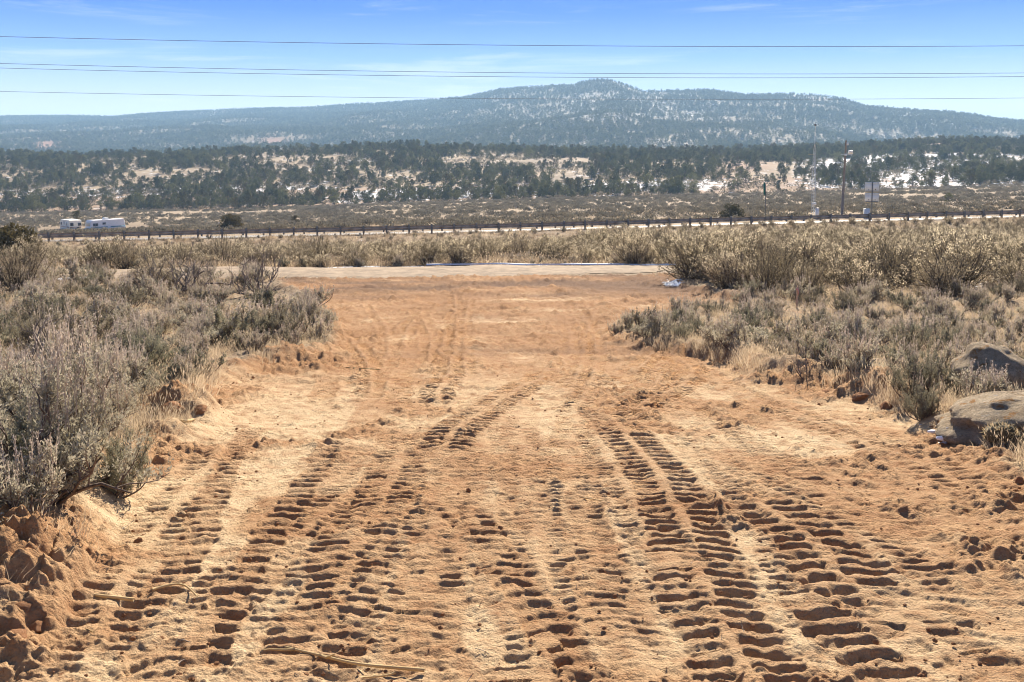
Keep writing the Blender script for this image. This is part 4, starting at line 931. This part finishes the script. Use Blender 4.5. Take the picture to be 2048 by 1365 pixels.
def trailer_white():
    L, W = 7.4, 2.4; ps = R(50); u, D = 181.6, 198.0; x, y, _ = spot_d(u, D)
    ca, sa = math.cos(ps), math.sin(ps); cx = x-(-L/2*ca+W/2*sa); cy = y-(-L/2*sa-W/2*ca); cz = Z(cx, cy)
    cz = CAMZ+D*float(slope_of(468.5))
    t = empty('travel_trailer', (cx, cy, cz), ps, 'white travel trailer with teal stripe and roof air conditioner beyond the guardrail', 'trailer')
    h = L/2
    chamfer_body([(-h+.25, .45), (h-.35, .45), (h, .9), (h-.12, 1.6), (h-.35, 2.68), (-h+.45, 2.68), (-h+.12, 2.45), (-h, 1.2)], W, M['white'], 'body', t)
    MB().box((-h+.30, 0, 2.0), (.02, 0, 0)).n
    fr = MB().box((-h-.02+.04, 0, 1.85), (.06, 1.7, .75), Euler((0, R(-4), 0)).to_matrix()).build('window_cover', M['yellowed'], t)
    y0 = -W/2-.004
    for a, b in ((-h+.02, -.2), (.45, h-.1)): MB().box(((a+b)/2, y0, 1.24), (b-a, .014, .19)).build('stripe', M['teal'], t)
    window(t, (-h+.95, -W/2, 1.78), (1.05, .62), (0, -1, 0), 2); window(t, (-h+2.75, -W/2, 1.95), (.72, .46), (0, -1, 0), 2)
    ac = MB().prism([(-.55, 2.675), (.55, 2.675), (.48, 2.98), (.3, 3.06), (-.35, 3.06), (-.5, 2.95)], -.38, .38, 1).build('air_conditioner', M['white'], t)
    MB().box((1.2, 0, 2.72), (.5, .5, .09)).build('roof_vent', M['white'], t)
    MB().box((-h+.5, y0, .75), (.14, .02, .12)).build('access_hatch', M['chassis'], t); MB().box((2.0, y0, .85), (.2, .02, .12)).build('access_hatch', M['chassis'], t); MB().box((3.25, y0, 1.55), (.1, .03, .1)).build('marker_lamp', M['rust'], t)
    f = MB()
    for s in (-1, 1): f.tube([(-h+.3, s*.9, .45), (-h-1.3, s*.05, .45)], [.05, .05], 4)
    f.tube([(-h-1.25, 0, .45), (-h-1.25, 0, .02)], [.045, .045], 6); f.build('hitch_frame', M['chassis'], t)
    MB().prism([(-h-.85, .48), (-h-.05, .48), (-h-.1, 1.1), (-h-.55, 1.15), (-h-.8, .95)], -.5, .5, 1).build('gas_bottle_cover', M['yellowed'], t)
    for xx in (.35, 1.2):
        for s in (-1, 1): wheel(t, (xx, s*(W/2-.08), .35), (0, s, 0))
    return t
def trailer_cream():
    L, W = 5.6, 2.45; ps = R(-47.2); u, D = 138.3, 203.0; x, y, _ = spot_d(u, D); ca, sa = math.cos(ps), math.sin(ps)
    cx = x-(L/2*ca+W/2*sa); cy = y-(L/2*sa-W/2*ca); cz = CAMZ+D*float(slope_of(468.0))
    t = empty('travel_trailer', (cx, cy, cz), ps, 'old cream travel trailer with brown stripe and spare wheel on its back', 'trailer'); h = L/2
    chamfer_body([(-h+.2, .5), (h-.05, .5), (h, .62), (h-.03, 2.62), (h-.3, 2.74), (-h+.55, 2.74), (-h+.1, 2.2), (-h, 1.1)], W, M['cream'], 'body', t)
    xr = h+.003; ys = -W/2-.004
    MB().box((xr, 0, 1.28), (.02, W-.12, .13)).build('stripe', M['rust'], t); MB().box((0, ys, 1.28), (L-.5, .016, .13)).build('stripe', M['rust'], t)
    MB().box((xr, 0, .88), (.016, W-.14, .42)).build('lower_panel', M['greyskirt'], t)
    for yy in (-.72, .82): window(t, (h, yy, 1.86), (.72, .66), (1, 0, 0), 1)
    dr = MB().box((1.35, ys, 1.5), (.68, .03, 1.85)).build('door', M['cream'], t); MB().box((1.35, ys-.02, 1.95), (.34, .02, .6)).build('door_window', M['glass'], dr); MB().box((1.62, ys-.03, 1.4), (.06, .05, .12)).build('door_handle', M['chassis'], dr)
    window(t, (-1.9, -W/2, 1.9), (.8, .62), (0, -1, 0), 1); window(t, (-.2, -W/2, 2.1), (.45, .75), (0, -1, 0), 1)
    wheel(t, (h+.18, .55, .92), (1, 0, 0), .37, .22, True)
    MB().box((h+.16, 0, .48), (.1, 2.0, .12)).build('bumper', M['white'], t)
    MB().box((-.6, .1, 2.79), (.5, .5, .1)).build('roof_vent', M['white'], t)
    for yy in (-1.0, 1.0): MB().box((xr+.01, yy, 1.12), (.03, .2, .1)).build('tail_lamp', M['chassis'], t)
    for xx in (-.9, -.05):
        for s in (-1, 1): wheel(t, (xx, s*(W/2-.06), .34), (0, s, 0), .34)
    f = MB()
    for s in (-1, 1): f.tube([(-h+.3, s*.9, .45), (-h-1.2, s*.05, .45)], [.05, .05], 4)
    f.tube([(-h-1.15, 0, .45), (-h-1.15, 0, .02)], [.045, .045], 6); f.build('hitch_frame', M['chassis'], t)
    return t
trailer_white(); trailer_cream()

# ------------------------------------------------------------------ mast, pole, signs
M['galv_light'] = paint('light_galvanised', (0.62, 0.62, 0.60), 0.45, 0.35, 0.12)
M['polewood'] = paint('weathered_pole', (0.24, 0.20, 0.165), 0.9, 0, 0.25, 4, 0.3, 0.2)
M['boxwhite'] = paint('white_enamel', (0.75, 0.75, 0.72), 0.45, 0, 0.08)
M['alu'] = paint('sign_aluminium', (0.92, 0.86, 0.74), 0.5, 0.1, 0.07, 2.0)
M['steel'] = paint('dull_steel', (0.13, 0.125, 0.12), 0.6, 0.2, 0.15)
M['green'] = paint('sign_green', (0.01, 0.20, 0.14), 0.45, 0, 0.1)
M['greenmark'] = paint('sign_mark', (0.005, 0.10, 0.07), 0.5, 0, 0.1)
M['amber'] = paint('edge_sheen_and_arm', (0.60, 0.45, 0.22), 0.6, 0, 0.1)  # backlit sheen of the sign edges put in as colour; also on a mast arm
def mast():
    x, y, z = spot_d(1626, 113); top = CAMZ+y*float(slope_of(251)); H = top-z
    t = empty('weather_mast', (x, y, z), .3, 'tall pale lattice weather mast behind the guardrail', 'mast'); hl = H*.80
    hl0 = hl*.9
    for k in range(3):
        a = k*2.0944; r0, r1 = .24, .16; p0 = np.array([r0*math.cos(a), r0*math.sin(a), -.2]); p1 = np.array([r1*math.cos(a), r1*math.sin(a), hl0]); p2 = np.array([.03*math.cos(a), .03*math.sin(a), hl])
        MB().tube([p0, p1, p2], [.022, .02, .018], 5).build('leg', M['galv_light'], t)
    n = 22
    for i in range(n):
        b = MB()
        f = i/n; r = .24-.08*f; zz = f*hl0+.1; f2 = (i+1)/n; r2 = .24-.08*f2; z2 = f2*hl0+.1
        for k in range(3):
            a, a2 = k*2.0944, (k+1)*2.0944; b.tube([(r*math.cos(a), r*math.sin(a), zz), (r*math.cos(a2), r*math.sin(a2), zz)], [.011, .011], 3); b.tube([(r*math.cos(a), r*math.sin(a), zz), (r2*math.cos(a2), r2*math.sin(a2), z2)], [.009, .009], 3)
        b.build('lattice_bay', M['galv_light'], t)
    MB().tube([(0, 0, hl-.3), (0, 0, H)], [.03, .025], 6).build('top_pole', M['galv_light'], t)
    MB().box((0, 0, H+.05), (.16, .16, .22)).box((.12, 0, H+.02), (.12, .05, .05)).build('wind_sensor', M['steel'], t)
    def dx(v): return CAMZ+y*float(slope_of(v))-z
    MB().box((-.45, 0, dx(309)), (.75, .04, .04)).build('sensor_arm', M['amber'], t); MB().box((.3, 0, dx(329)), (.55, .05, .05)).build('sensor_arm', M['galv_light'], t)
    d = MB(); zc = dx(374)
    d.tube([(.1-.5*math.cos(q)*1.0-.45, -.2, zc+.35-.38*math.sin(q)) for q in np.linspace(0, math.pi, 9)], [.035]*9, 5).tube([(-.35, -.2, zc-.05), (0, 0, zc)], [.04, .04], 5).build('antenna_loop', M['boxwhite'], t)
    MB().box((-.05, -.25, dx(408)), (.4, .2, .3)).build('control_box', M['boxwhite'], t)
    return t
mast()
x, y, z = spot_d(1634, 112); e = empty('equipment_cabinet', (x, y, z), 0, 'small white cabinet at the foot of the lattice mast', 'cabinet')
zt = CAMZ+y*float(slope_of(417))-z
MB().box((0, 0, zt/2-.05), (.34, .3, zt+.1)).build('housing', M['boxwhite'], e); MB().box((0, 0, zt+.02), (.4, .36, .04)).build('lid', M['galv_light'], e)
def pole():
    x, y, z = spot_d(1683, 118); H = CAMZ+y*float(slope_of(281))-z
    t = empty('utility_pole', (x, y, z), 0, 'leaning brown wooden utility pole with two white spotlights', 'pole'); lx = .30
    MB().tube([(0, 0, -.5), (lx*.5, 0, H*.5), (lx, 0, H)], [.17, .135, .095], 10).build('pole_shaft', M['polewood'], t, True)
    MB().tube([(lx, 0, H-.1), (lx, 0, H+.22)], [.02, .015], 5).build('lightning_rod', M['steel'], t)
    MB().box((lx+.12, -.12, H-.42), (.2, .2, .34)).build('insulator_box', M['boxwhite'], t)
    zz = CAMZ+y*float(slope_of(310))-z; xx = lx*zz/H
    MB().box((xx+.05, -.16, zz), (1.3, .07, .07)).build('cross_arm', M['galv_light'], t)
    for dx, an in ((.36, 8), (.66, -14)):
        f = MB().prism([(-.16, .05), (.16, .05), (.22, .48), (-.12, .55)], -.1, .1, 1); o = f.build('spotlight', M['boxwhite'], t, loc=(xx+dx, -.2, zz), rot=(R(12), R(an), 0)); MB().box((.03, -.11, .3), (.26, .02, .34)).build('lamp_glass', M['alu'], o)
    MB().box((xx, -.14, zz), (.24, .12, .26)).build('bracket', M['boxwhite'], t)
    return t
pole()
def sign():
    x, y, z = spot_d(1743, 106); t = empty('road_sign', (x, y, z), R(-4), 'back of two stacked square road signs on one post behind the guardrail', 'sign')
    def dz(v): return CAMZ+y*float(slope_of(v))-z
    px = y/1975.0; w = 27*px
    MB().box((0, .06, dz(364)/2-.2), (.09, .09, dz(364)+.4-.06)).build('post', M['steel'], t)
    for a, b in ((365, 385), (387, 406)):
        p = MB().box((0, 0, (dz(a)+dz(b))/2), (w, .02, dz(a)-dz(b))).build('sign_panel', M['alu'], t, loc=(0, .13, 0))
        MB().box((0, -.03, dz(a)-.12), (w*.96, .03, .05)).build('stiffener', M['alu'], p); MB().box((0, -.03, dz(b)+.12), (w*.96, .03, .05)).build('stiffener', M['steel'], p); MB().box((0, -.012, dz(b)+.02), (w, .012, .06)).build('edge_sheen_strip', M['amber'], p)  # amber strip paints the backlit sheen along the panel edge
        for s in (-1, 1): MB().disc_prism((s*.35, -.02, dz(b)+.30), (0, 1, 0), .05, .03, 8).build('bolt', M['steel'], p)
    return t
sign()
x, y, z = spot_d(1733, 105); zt = CAMZ+y*float(slope_of(418))-z; e = empty('equipment_cabinet', (x, y, z), 0, 'low white box beside the post of the stacked road signs', 'cabinet')
MB().box((0, 0, zt/2-.05), (.55, .35, zt+.1)).build('housing', M['boxwhite'], e); MB().box((0, 0, zt+.02), (.6, .4, .04)).build('lid', M['galv_light'], e)
def marker():
    x, y, z = spot_d(1530, 84.5+.17*21); t = empty('mile_marker', (x, y, z), 0, 'narrow green marker sign on a thin post in front of the guardrail', 'sign')
    def dz(v): return CAMZ+y*float(slope_of(v))-z
    MB().box((0, 0, dz(367)/2-.2), (.055, .055, dz(367)+.4)).build('post', M['steel'], t)
    p = MB().box((-.07, -.04, (dz(365)+dz(390))/2), (.15, .014, dz(365)-dz(390))).build('sign_panel', M['green'], t, rot=(0, R(-1), 0))
    for v in (368, 374.5, 381, 388): MB().box((-.07, -.05, dz(v)), (.07, .01, .12)).build('mark', M['greenmark'], p)
marker()
for u, v0, d, lab in ((438, 444, 80.0, 'thin grey delineator rod in front of the guardrail below the dome-shaped juniper'), (1032, 413, 84.0, 'thin pale delineator rod in front of the guardrail near the belt middle')):
    x, y, z = spot_d(u, d); zt = CAMZ+y*float(slope_of(v0))-z; e = empty('delineator_rod', (x, y, z), 0, lab, 'rod'); MB().tube([(0, 0, -.2), (0, 0, zt)], [.022, .02], 6).build('rod', M['galv'], e); MB().box((0, -.03, zt-.1), (.07, .012, .16)).build('reflector', M['galv_light'], e)
# survey stake
M['lath'] = paint('wooden_lath', (0.62, 0.42, 0.27), 0.85, 0, 0.2, 14, 0.2, 0.2); M['ribbon'] = paint('pink_ribbon', (0.62, 0.30, 0.25), 0.7, 0, 0.1)
x, y, z = spot(1593, 618); hs = CAMZ+y*float(slope_of(572))-z
e = empty('survey_stake', (x, y, z), .4, 'pale wooden survey stake with faded pink ribbon standing among the sagebrush', 'stake')
MB().prism([(-.022, -.1), (.022, -.1), (.022, hs-.04), (0, hs), (-.022, hs-.04)], -.007, .007, 1).build('lath', M['lath'], e, rot=(0, R(2), 0)); MB().box((.004, -.002, hs-.07), (.05, .022, .05)).box((.03, -.012, hs-.13), (.02, .006, .12)).build('ribbon', M['ribbon'], e)

# ------------------------------------------------------------------ power lines
M['cable'] = paint('aluminium_cable', (0.22, 0.22, 0.21), 0.5, 0.2, 0.1)
for i, (vl, D, rad, lab) in enumerate((((74, 83.6, 91.5, 93.6, 92.0), 40, .010, 'topmost power cable crossing the sky alone'), ((128, 138, 146.4, 148.6, 146.2), 41, .009, 'upper cable of the close pair crossing the sky'), ((137, 147, 154.4, 156.6, 153.4), 41.6, .009, 'lower cable of the close pair crossing the sky'), ((184, 191.5, 198.2, 199.6, 196.2), 44, .008, 'lowest thin power cable crossing in front of the mountain'))):
    c = np.polyfit([0, 512, 1024, 1500, 2048], vl, 2); us = np.linspace(-900, 2950, 60); P = [((u-1024)*D/2025, D, CAMZ+D*float(slope_of(np.polyval(c, u)))) for u in us]
    o = MB().tube(P, [rad]*60, 6).build('power_cable', M['cable'], None, True); tagit(o, lab, 'cable')

# ------------------------------------------------------------------ boulders, cactus, clods, sticks
def rock_mat():
    m, t, out = mat('sandstone_lichen'); tc = t.nodes.new('ShaderNodeTexCoord'); O = tc.outputs['Object']
    n1 = nd(t, 'ShaderNodeTexNoise', Vector=O, Scale=7.0, Detail=8.0, Roughness=0.7).outputs[0]; n2 = nd(t, 'ShaderNodeTexNoise', Vector=O, Scale=3.2, Detail=5.0, Roughness=0.75).outputs[0]; n3 = nd(t, 'ShaderNodeTexNoise', Vector=O, Scale=48.0, Detail=6.0, Roughness=0.75).outputs[0]
    c = mix_(t, sstep(t, n1, .32, .68), (0.46, 0.34, 0.215), (0.74, 0.60, 0.42)); c = mix_(t, math_(t, 'MULTIPLY', sstep(t, n3, .48, .62), .6), c, (0.24, 0.19, 0.14)); c = mix_(t, math_(t, 'MULTIPLY', sstep(t, n2, .565, .62), .85), c, (0.46, 0.22, 0.06)); c = mix_(t, math_(t, 'MULTIPLY', sstep(t, n2, .38, .33), .6), c, (0.50, 0.48, 0.43))
    p = nd(t, 'ShaderNodeBsdfPrincipled', Base_Color=c, Roughness=.95); p.inputs['Specular IOR Level'].default_value = .15
    b = nd(t, 'ShaderNodeBump', Height=math_(t, 'ADD', n3, math_(t, 'MULTIPLY', n1, 2.0)), Strength=1.0, Distance=.06); t.links.new(b.outputs[0], p.inputs['Normal']); t.links.new(p.outputs[0], out.inputs[0]); return m
M['rock'] = rock_mat()
def clod_mat():
    m, t, out = mat('red_clod'); tc = t.nodes.new('ShaderNodeTexCoord'); O = tc.outputs['Object']
    n1 = nd(t, 'ShaderNodeTexNoise', Vector=O, Scale=9.0, Detail=6.0, Roughness=0.7).outputs[0]; n3 = nd(t, 'ShaderNodeTexNoise', Vector=O, Scale=40.0, Detail=6.0, Roughness=0.75).outputs[0]
    c = mix_(t, sstep(t, n1, .3, .7), (0.34, 0.165, 0.078), (0.46, 0.25, 0.135))
    p = nd(t, 'ShaderNodeBsdfPrincipled', Base_Color=c, Roughness=.95); p.inputs['Specular IOR Level'].default_value = .1
    b = nd(t, 'ShaderNodeBump', Height=math_(t, 'ADD', n3, n1), Strength=.8, Distance=.02); t.links.new(b.outputs[0], p.inputs['Normal']); t.links.new(p.outputs[0], out.inputs[0]); return m
M['clod'] = clod_mat()
def rock_mesh(name, m, sub, amp, seed, flat=1.0, wl=.9, terr=0.0, smooth=True, cuts=0):
    b = bmesh.new(); bmesh.ops.create_icosphere(b, subdivisions=sub, radius=1.0); V = np.array([v.co for v in b.verts]); x, y, z = V.T
    d = fbm(x+z*.7, y-z*.6, wl, 4, seed)*amp+fbm(x*1.3-y*.4+5, z+y*.5, wl*.55, 4, seed+9)*amp*.6
    if cuts:
        gq = np.random.default_rng(seed)
        for _ in range(cuts):
            nv = gq.normal(size=3); nv /= np.linalg.norm(nv); lim = gq.uniform(.62, .9); h = V@nv; over = np.maximum(h-lim, 0); V = V-nv*over[:, None]*.93
    d = d+fbm(x*2+z, y*2-z*1.4, .35, 3, seed+17)*amp*.32
    V2 = V*(1+d[:, None]); V2[:, 2] *= flat
    if terr: q = V2[:, 2]; V2[:, 2] = q+terr*np.sin(q*16+3*fbm(x, y, .8, 2, seed+4)); V2[:, :2] *= (1+.05*np.sin(q*16))[:, None]
    for v, c in zip(b.verts, V2): v.co = c
    me = bpy.data.meshes.new(name); b.to_mesh(me); b.free(); me.materials.append(m)
    if smooth: me.polygons.foreach_set('use_smooth', np.ones(len(me.polygons), bool))
    return me
def rock(name, me, u, v, sc, rz, label, cat, sink=.3, D=None, grp=None):
    x, y, z = spot(u, v) if D is None else spot_d(u, D); o = link(name, me, None, (x, y, z+sc[2]*(1-2*sink)*.5), (0, 0, rz), sc); tagit(o, label, cat, grp); return o
rock('boulder', rock_mesh('boulder_a', M['rock'], 6, .22, 3, .8, 1.0, .03, True, 12), 2095, 858, (.86, .50, .37), .12, 'large flat sandstone boulder with orange lichen beside the graded dirt', 'boulder', .38).rotation_euler = (R(3), R(-5), .18)
rock('boulder', rock_mesh('boulder_b', M['rock'], 5, .16, 8, .8, 1.3, .02, True, 9), 1988, 797, (.46, .42, .58), .1, 'smooth brown boulder rising behind the lichen boulder', 'boulder', .40)
# hedgehog cactus
M['cactus'] = paint('cactus_skin', (0.10, 0.085, 0.05), .85, 0, .3, 20, .3, .2); M['spine'] = leafmat('cactus_spine', (.62, .46, .25), (.8, .66, .42), .3, .1); M['dirtball'] = M['clod']
def cactus():
    x, y, z = spot(2000, 902); t = empty('cactus', (x, y, z+.02), 0, 'clump of spiny hedgehog cactus on red soil in front of the lichen boulder', 'cactus')
    heads = [(-.06, 0, .10), (.0, -.03, .12), (.06, .01, .11), (.01, .06, .12), (-.04, .06, .09), (.11, -.02, .05), (.12, .05, .06)]
    for hx, hy_, hz in heads:
        me = MB(); k, n = 10, 7; V = []
        for i in range(n):
            q = i/(n-1)*math.pi; 
            for j in range(k): rr = .052*math.sin(q)*(1+.14*math.cos(j*math.pi)); V.append((hx+rr*math.cos(j*2*math.pi/k), hy_+rr*math.sin(j*2*math.pi/k), hz-.062*math.cos(q)))
        me.add(V, F4=[[i*k+j, i*k+(j+1) % k, (i+1)*k+(j+1) % k, (i+1)*k+j] for i in range(n-1) for j in range(k)]); o = me.build('cactus_stem', M['cactus'], t, True)
        s = MB(); N = 130; d = rng.normal(size=(N, 3)); d /= np.linalg.norm(d, axis=1)[:, None]; c = np.array([hx, hy_, hz])+d*np.array([.05, .05, .06]); s.leaves(c, d+rng.normal(size=(N, 3))*.5+np.array([0, 0, .2]), rng.uniform(.02, .042, N), .0035); s.build('spines', M['spine'], o)['kind'] = 'stuff'
cactus()
CL = [rock_mesh('clod%d' % i, M['clod'], 4, .22, 40+i*7, .8, .7, 0, True, 14) for i in range(6)]
CS = [rock_mesh('crumb%d' % i, M['clod'], 2, .25, 90+i*3, .7, .8, 0, False, 8) for i in range(4)]
def clod(u, v, s, label, k=None, grp=None, sink=.45, fl=.8, wide=1.0):
    x, y, z = spot(u, v); o = link('dirt_clod', CL[int(rng.integers(6)) if k is None else k], None, (x, y, z+s*fl*.75*(1-2*sink)), (rng.normal()*.2, rng.normal()*.2, rng.uniform(0, 6)), (s*wide, s, s*fl)); tagit(o, label, 'clod', grp)
clod(345, 828, .12, 'big red earth mound torn up with dry grass roots at the dirt edge', 0, None, .3, .95, 1.25)
clod(400, 822, .07, 'smaller red clod leaning on the grassy earth mound', 1)
for u, v, sz, k in ((40, 1235, .085, 2), (60, 1150, .075, 3), (15, 1130, .06, 4), (125, 1088, .085, 5), (20, 1290, .07, 1), (100, 1200, .05, 0), (135, 1150, .055, 4), (75, 1260, .045, 2), (10, 1195, .06, 0), (95, 1120, .045, 1), (120, 1240, .035, 3), (60, 1300, .04, 5), (30, 1090, .05, 2)):
    clod(u, v, sz, 'cracked red clod on the broken bank under the big grey sagebrush', k, 'clods of the broken bank', .4)
clod(1535, 768, .12, 'red earth lump torn up with roots beside the reddish bare shrub', 0, None, .3, .8, 1.4); clod(1460, 722, .07, 'small torn earth lump near the low round sagebrush cushion', 3); clod(1720, 800, .09, 'ragged red clod on the bank between bare shrub and boulders', 2, None, .3, .8, 1.3); clod(1650, 790, .08, 'flat red clod on the bank beside the ragged red clod', 5, None, .35, .6, 1.5); clod(1775, 815, .07, 'dark small clod under the sagebrush before the boulders', 4)
gC = np.random.default_rng(5); cnt = 0
for _ in range(900):
    if cnt >= 70: break
    yv_ = 3.2+12*gC.random()**1.6; xv_ = gC.uniform(-.55, .55)*yv_; sd_ = float(sdist(np.array([xv_]), np.array([yv_]), PAD)[0])
    if sd_ < -.25 or (sd_ > .5 and gC.random() > .30): continue
    s = gC.uniform(.008, .020)*(1.9 if sd_ < .25 else 1)
    z_ = Z(xv_, yv_); o = link('dirt_clod', CL[int(gC.integers(6))], None, (xv_, yv_, z_+s*.1), (0, 0, gC.uniform(0, 6)), (s, s*.9, s)); cnt += 1
    tagit(o, *(('small red clod fallen along the edge bank of the graded dirt', 'clod', 'clods along the edge bank') if sd_ < .5 else ('small loose red clod lying out on the graded dirt', 'clod', 'loose clods on the graded dirt')))
gn = 10000; yv = 2.8+15*g2.random(gn)**1.7; xv = g2.uniform(-.57, .57, gn)*(yv+.4); sdv = sdist(xv, yv, PAD)
m = (sdv > -.3) & (g2.random(gn) < .15+.85*np.exp(-np.abs(sdv)/.25)+.8*sm(.5, .72, vnoise(xv/.9, yv/.9, 471))*sm(.35, .6, vnoise(xv/.25, yv/.25, 472))); xv, yv = xv[m], yv[m]; n = len(xv)
scatter('dirt_crumbs', np.stack([xv, yv, zf_full(xv, yv)+.004], 1), .003+.010*rng.random(n)**3, rng.uniform(0, 6.28, n), rng.integers(0, 4, n), CS, 'fine red dirt crumbs strewn over the tyre tracks', 'crumbs')
# grass roots hanging over the mounds
M['straw'] = leafmat('straw', (.46, .34, .18), (.72, .57, .34), .3, .1)
def stick(pts, rad, label, lift=.012, forks=()):
    P = []
    for u, v in pts: x, y, z = spot(u, v); P.append((x, y, z+lift))
    P = np.array(P); P2 = catmull(P, .03); b = MB(); b.tube(P2, np.interp(np.linspace(0, 1, len(P2)), [0, 1], rad), 6)
    for i, d, L in forks:
        k = int(i*(len(P2)-1)); Q, _ = gnarl(P2[k], d, L, 4, .15, .0); b.tube(Q, np.linspace(rad[1]*.9, rad[1]*.4, 5), 4)
    o = b.build('stick', M['straw'], None, True); tagit(o, label, 'stick'); return o
stick([(565, 1300), (640, 1318), (720, 1336), (850, 1348)], (.004, .007), 'long pale stick lying across the tyre tracks', .014, ((.1, (-.5, -.2, .2), .12), (.3, (.6, -.4, .1), .10)))
stick([(110, 1212), (160, 1202), (210, 1206), (268, 1213)], (.004, .008), 'straw-coloured twig at the foot of the broken red bank', .03, ((.2, (-.7, .1, .3), .10),))
stick([(305, 1192), (345, 1182), (370, 1184), (395, 1206)], (.006, .003), 'bent straw twig lying on the dirt near the broken bank', .03, ((.1, (-.5, -.4, 0), .05),))
stick([(320, 852), (345, 846), (370, 850), (388, 846)], (.016, .012), 'curved weathered branch in front of the grassy earth mound', .03)
stick([(1160, 998), (1185, 1002), (1210, 1006)], (.004, .003), 'short dark twig lying in the middle of the dirt', .01)
stick([(725, 1362), (770, 1358), (790, 1352)], (.003, .004), 'short pale twig beside the long pale stick', .012)
stick([(640, 735), (700, 738), (760, 742)], (.008, .006), 'thin dark root lying on the dirt below the neck', .015)
# fine twig and straw litter
LT = []
for i in range(4):
    b = MB(); P, _ = gnarl((-.06, 0, .006), (1, rng.normal()*.2, .0), .12, 4, .16, 0.0); b.tube(P, np.linspace(.0022, .0012, 5), 3); LT.append(b.mesh('litter%d' % i, M['straw'] if i % 2 else M['deadwood']))
gn = 1100; yv = 2.8+16*g2.random(gn)**1.5; xv = g2.uniform(-.57, .57, gn)*(yv+.4); sdv = sdist(xv, yv, PAD); m = (sdv > -.6) & (g2.random(gn) < .25+np.exp(-np.abs(sdv)/.4)); xv, yv = xv[m], yv[m]; n = len(xv)
scatter('twig_litter', np.stack([xv, yv, zf_full(xv, yv)+.008], 1), rng.uniform(.3, 1.0, n), rng.uniform(0, 6.28, n), rng.integers(0, 4, n), LT, 'broken twigs and straw scattered over the dirt', 'litter')

# ------------------------------------------------------------------ snow lump by the boulder
M['snow'] = paint('old_snow', (0.82, 0.84, 0.88), 0.7, 0, 0.05, 12, 0.3, 0.2)
SN = rock_mesh('snow_lump', M['snow'], 3, .25, 77, .35, 1.1)
for u, v, s, lab in ((1893, 884, (.085, .05, .06), 'melting snow lump on the dirt in front of the lichen boulder'), (1867, 872, (.05, .03, .035), 'small snow scrap beside the larger melting snow lump'), (1500, 762, (.08, .05, .04), 'thin snow scrap at the foot of the torn earth lump'), (1935, 868, (.16, .02, .03), 'narrow snow strip along the base of the lichen boulder')):
    x, y, z = spot(u, v); o = link('snow_patch', SN, None, (x, y, z+.035), (0, 0, rng.uniform(-.3, .3)), (s[0], s[1], s[2]*1.3)); tagit(o, lab, 'snow')

def snow_ribbon(x0, x1, off, w, label, seed, lift=.085):
    xs = np.arange(x0, x1, .12); n = len(xs); yc = gravel_y(xs)+off+.25*fbm(xs, xs*0, 2.2, 3, seed); ww = np.maximum(.003, w*(.6+2.2*fbm(xs, xs*0+3, 1.3, 3, seed+2)))
    V = []
    for f, h in ((-1, -.02), (-.6, .012), (0, .03), (.6, .012), (1, -.02)):
        y = yc+f*ww; V.append(np.stack([xs, y, zf_full(xs, yc*0+gravel_y(xs)+off)+lift+h], 1))
    V = np.array(V); i = np.arange(4)[:, None]*n; j = np.arange(n-1)[None]
    o = link('snow_patch', np_mesh('snow_ribbon', V.reshape(-1, 3), [np.stack([i+j, i+j+1, i+n+j+1, i+n+j], -1).reshape(-1, 4)], M['snow'], smooth=True)); tagit(o, label, 'snow')
snow_ribbon(-3.0, 6.2, 2.45, .055, 'thin broken snow strip on the gravel road edge beside the yellow rabbitbrush', 720)
snow_ribbon(-14.2, -12.2, -2.2, .10, 'snow patch on the near edge of the gravel road beside bare shrubs', 740)

# ------------------------------------------------------------------ haze
def haze():
    m = bpy.data.materials.new('winter_haze'); m.use_nodes = True; t = m.node_tree; t.nodes.clear(); out = t.nodes.new('ShaderNodeOutputMaterial')
    pv = nd(t, 'ShaderNodeVolumePrincipled'); pv.inputs['Color'].default_value = (0.40, 0.68, 1.0, 1); pv.inputs['Density'].default_value = 2.05e-4; pv.inputs['Anisotropy'].default_value = 0.1
    t.links.new(pv.outputs[0], out.inputs['Volume'])
    b = MB().box((0, 2300, 67), (9000, 5000, 214)); o = b.build('haze', m); tagit(o, 'pale blue winter haze over the valley', 'haze', kind='stuff')
haze()
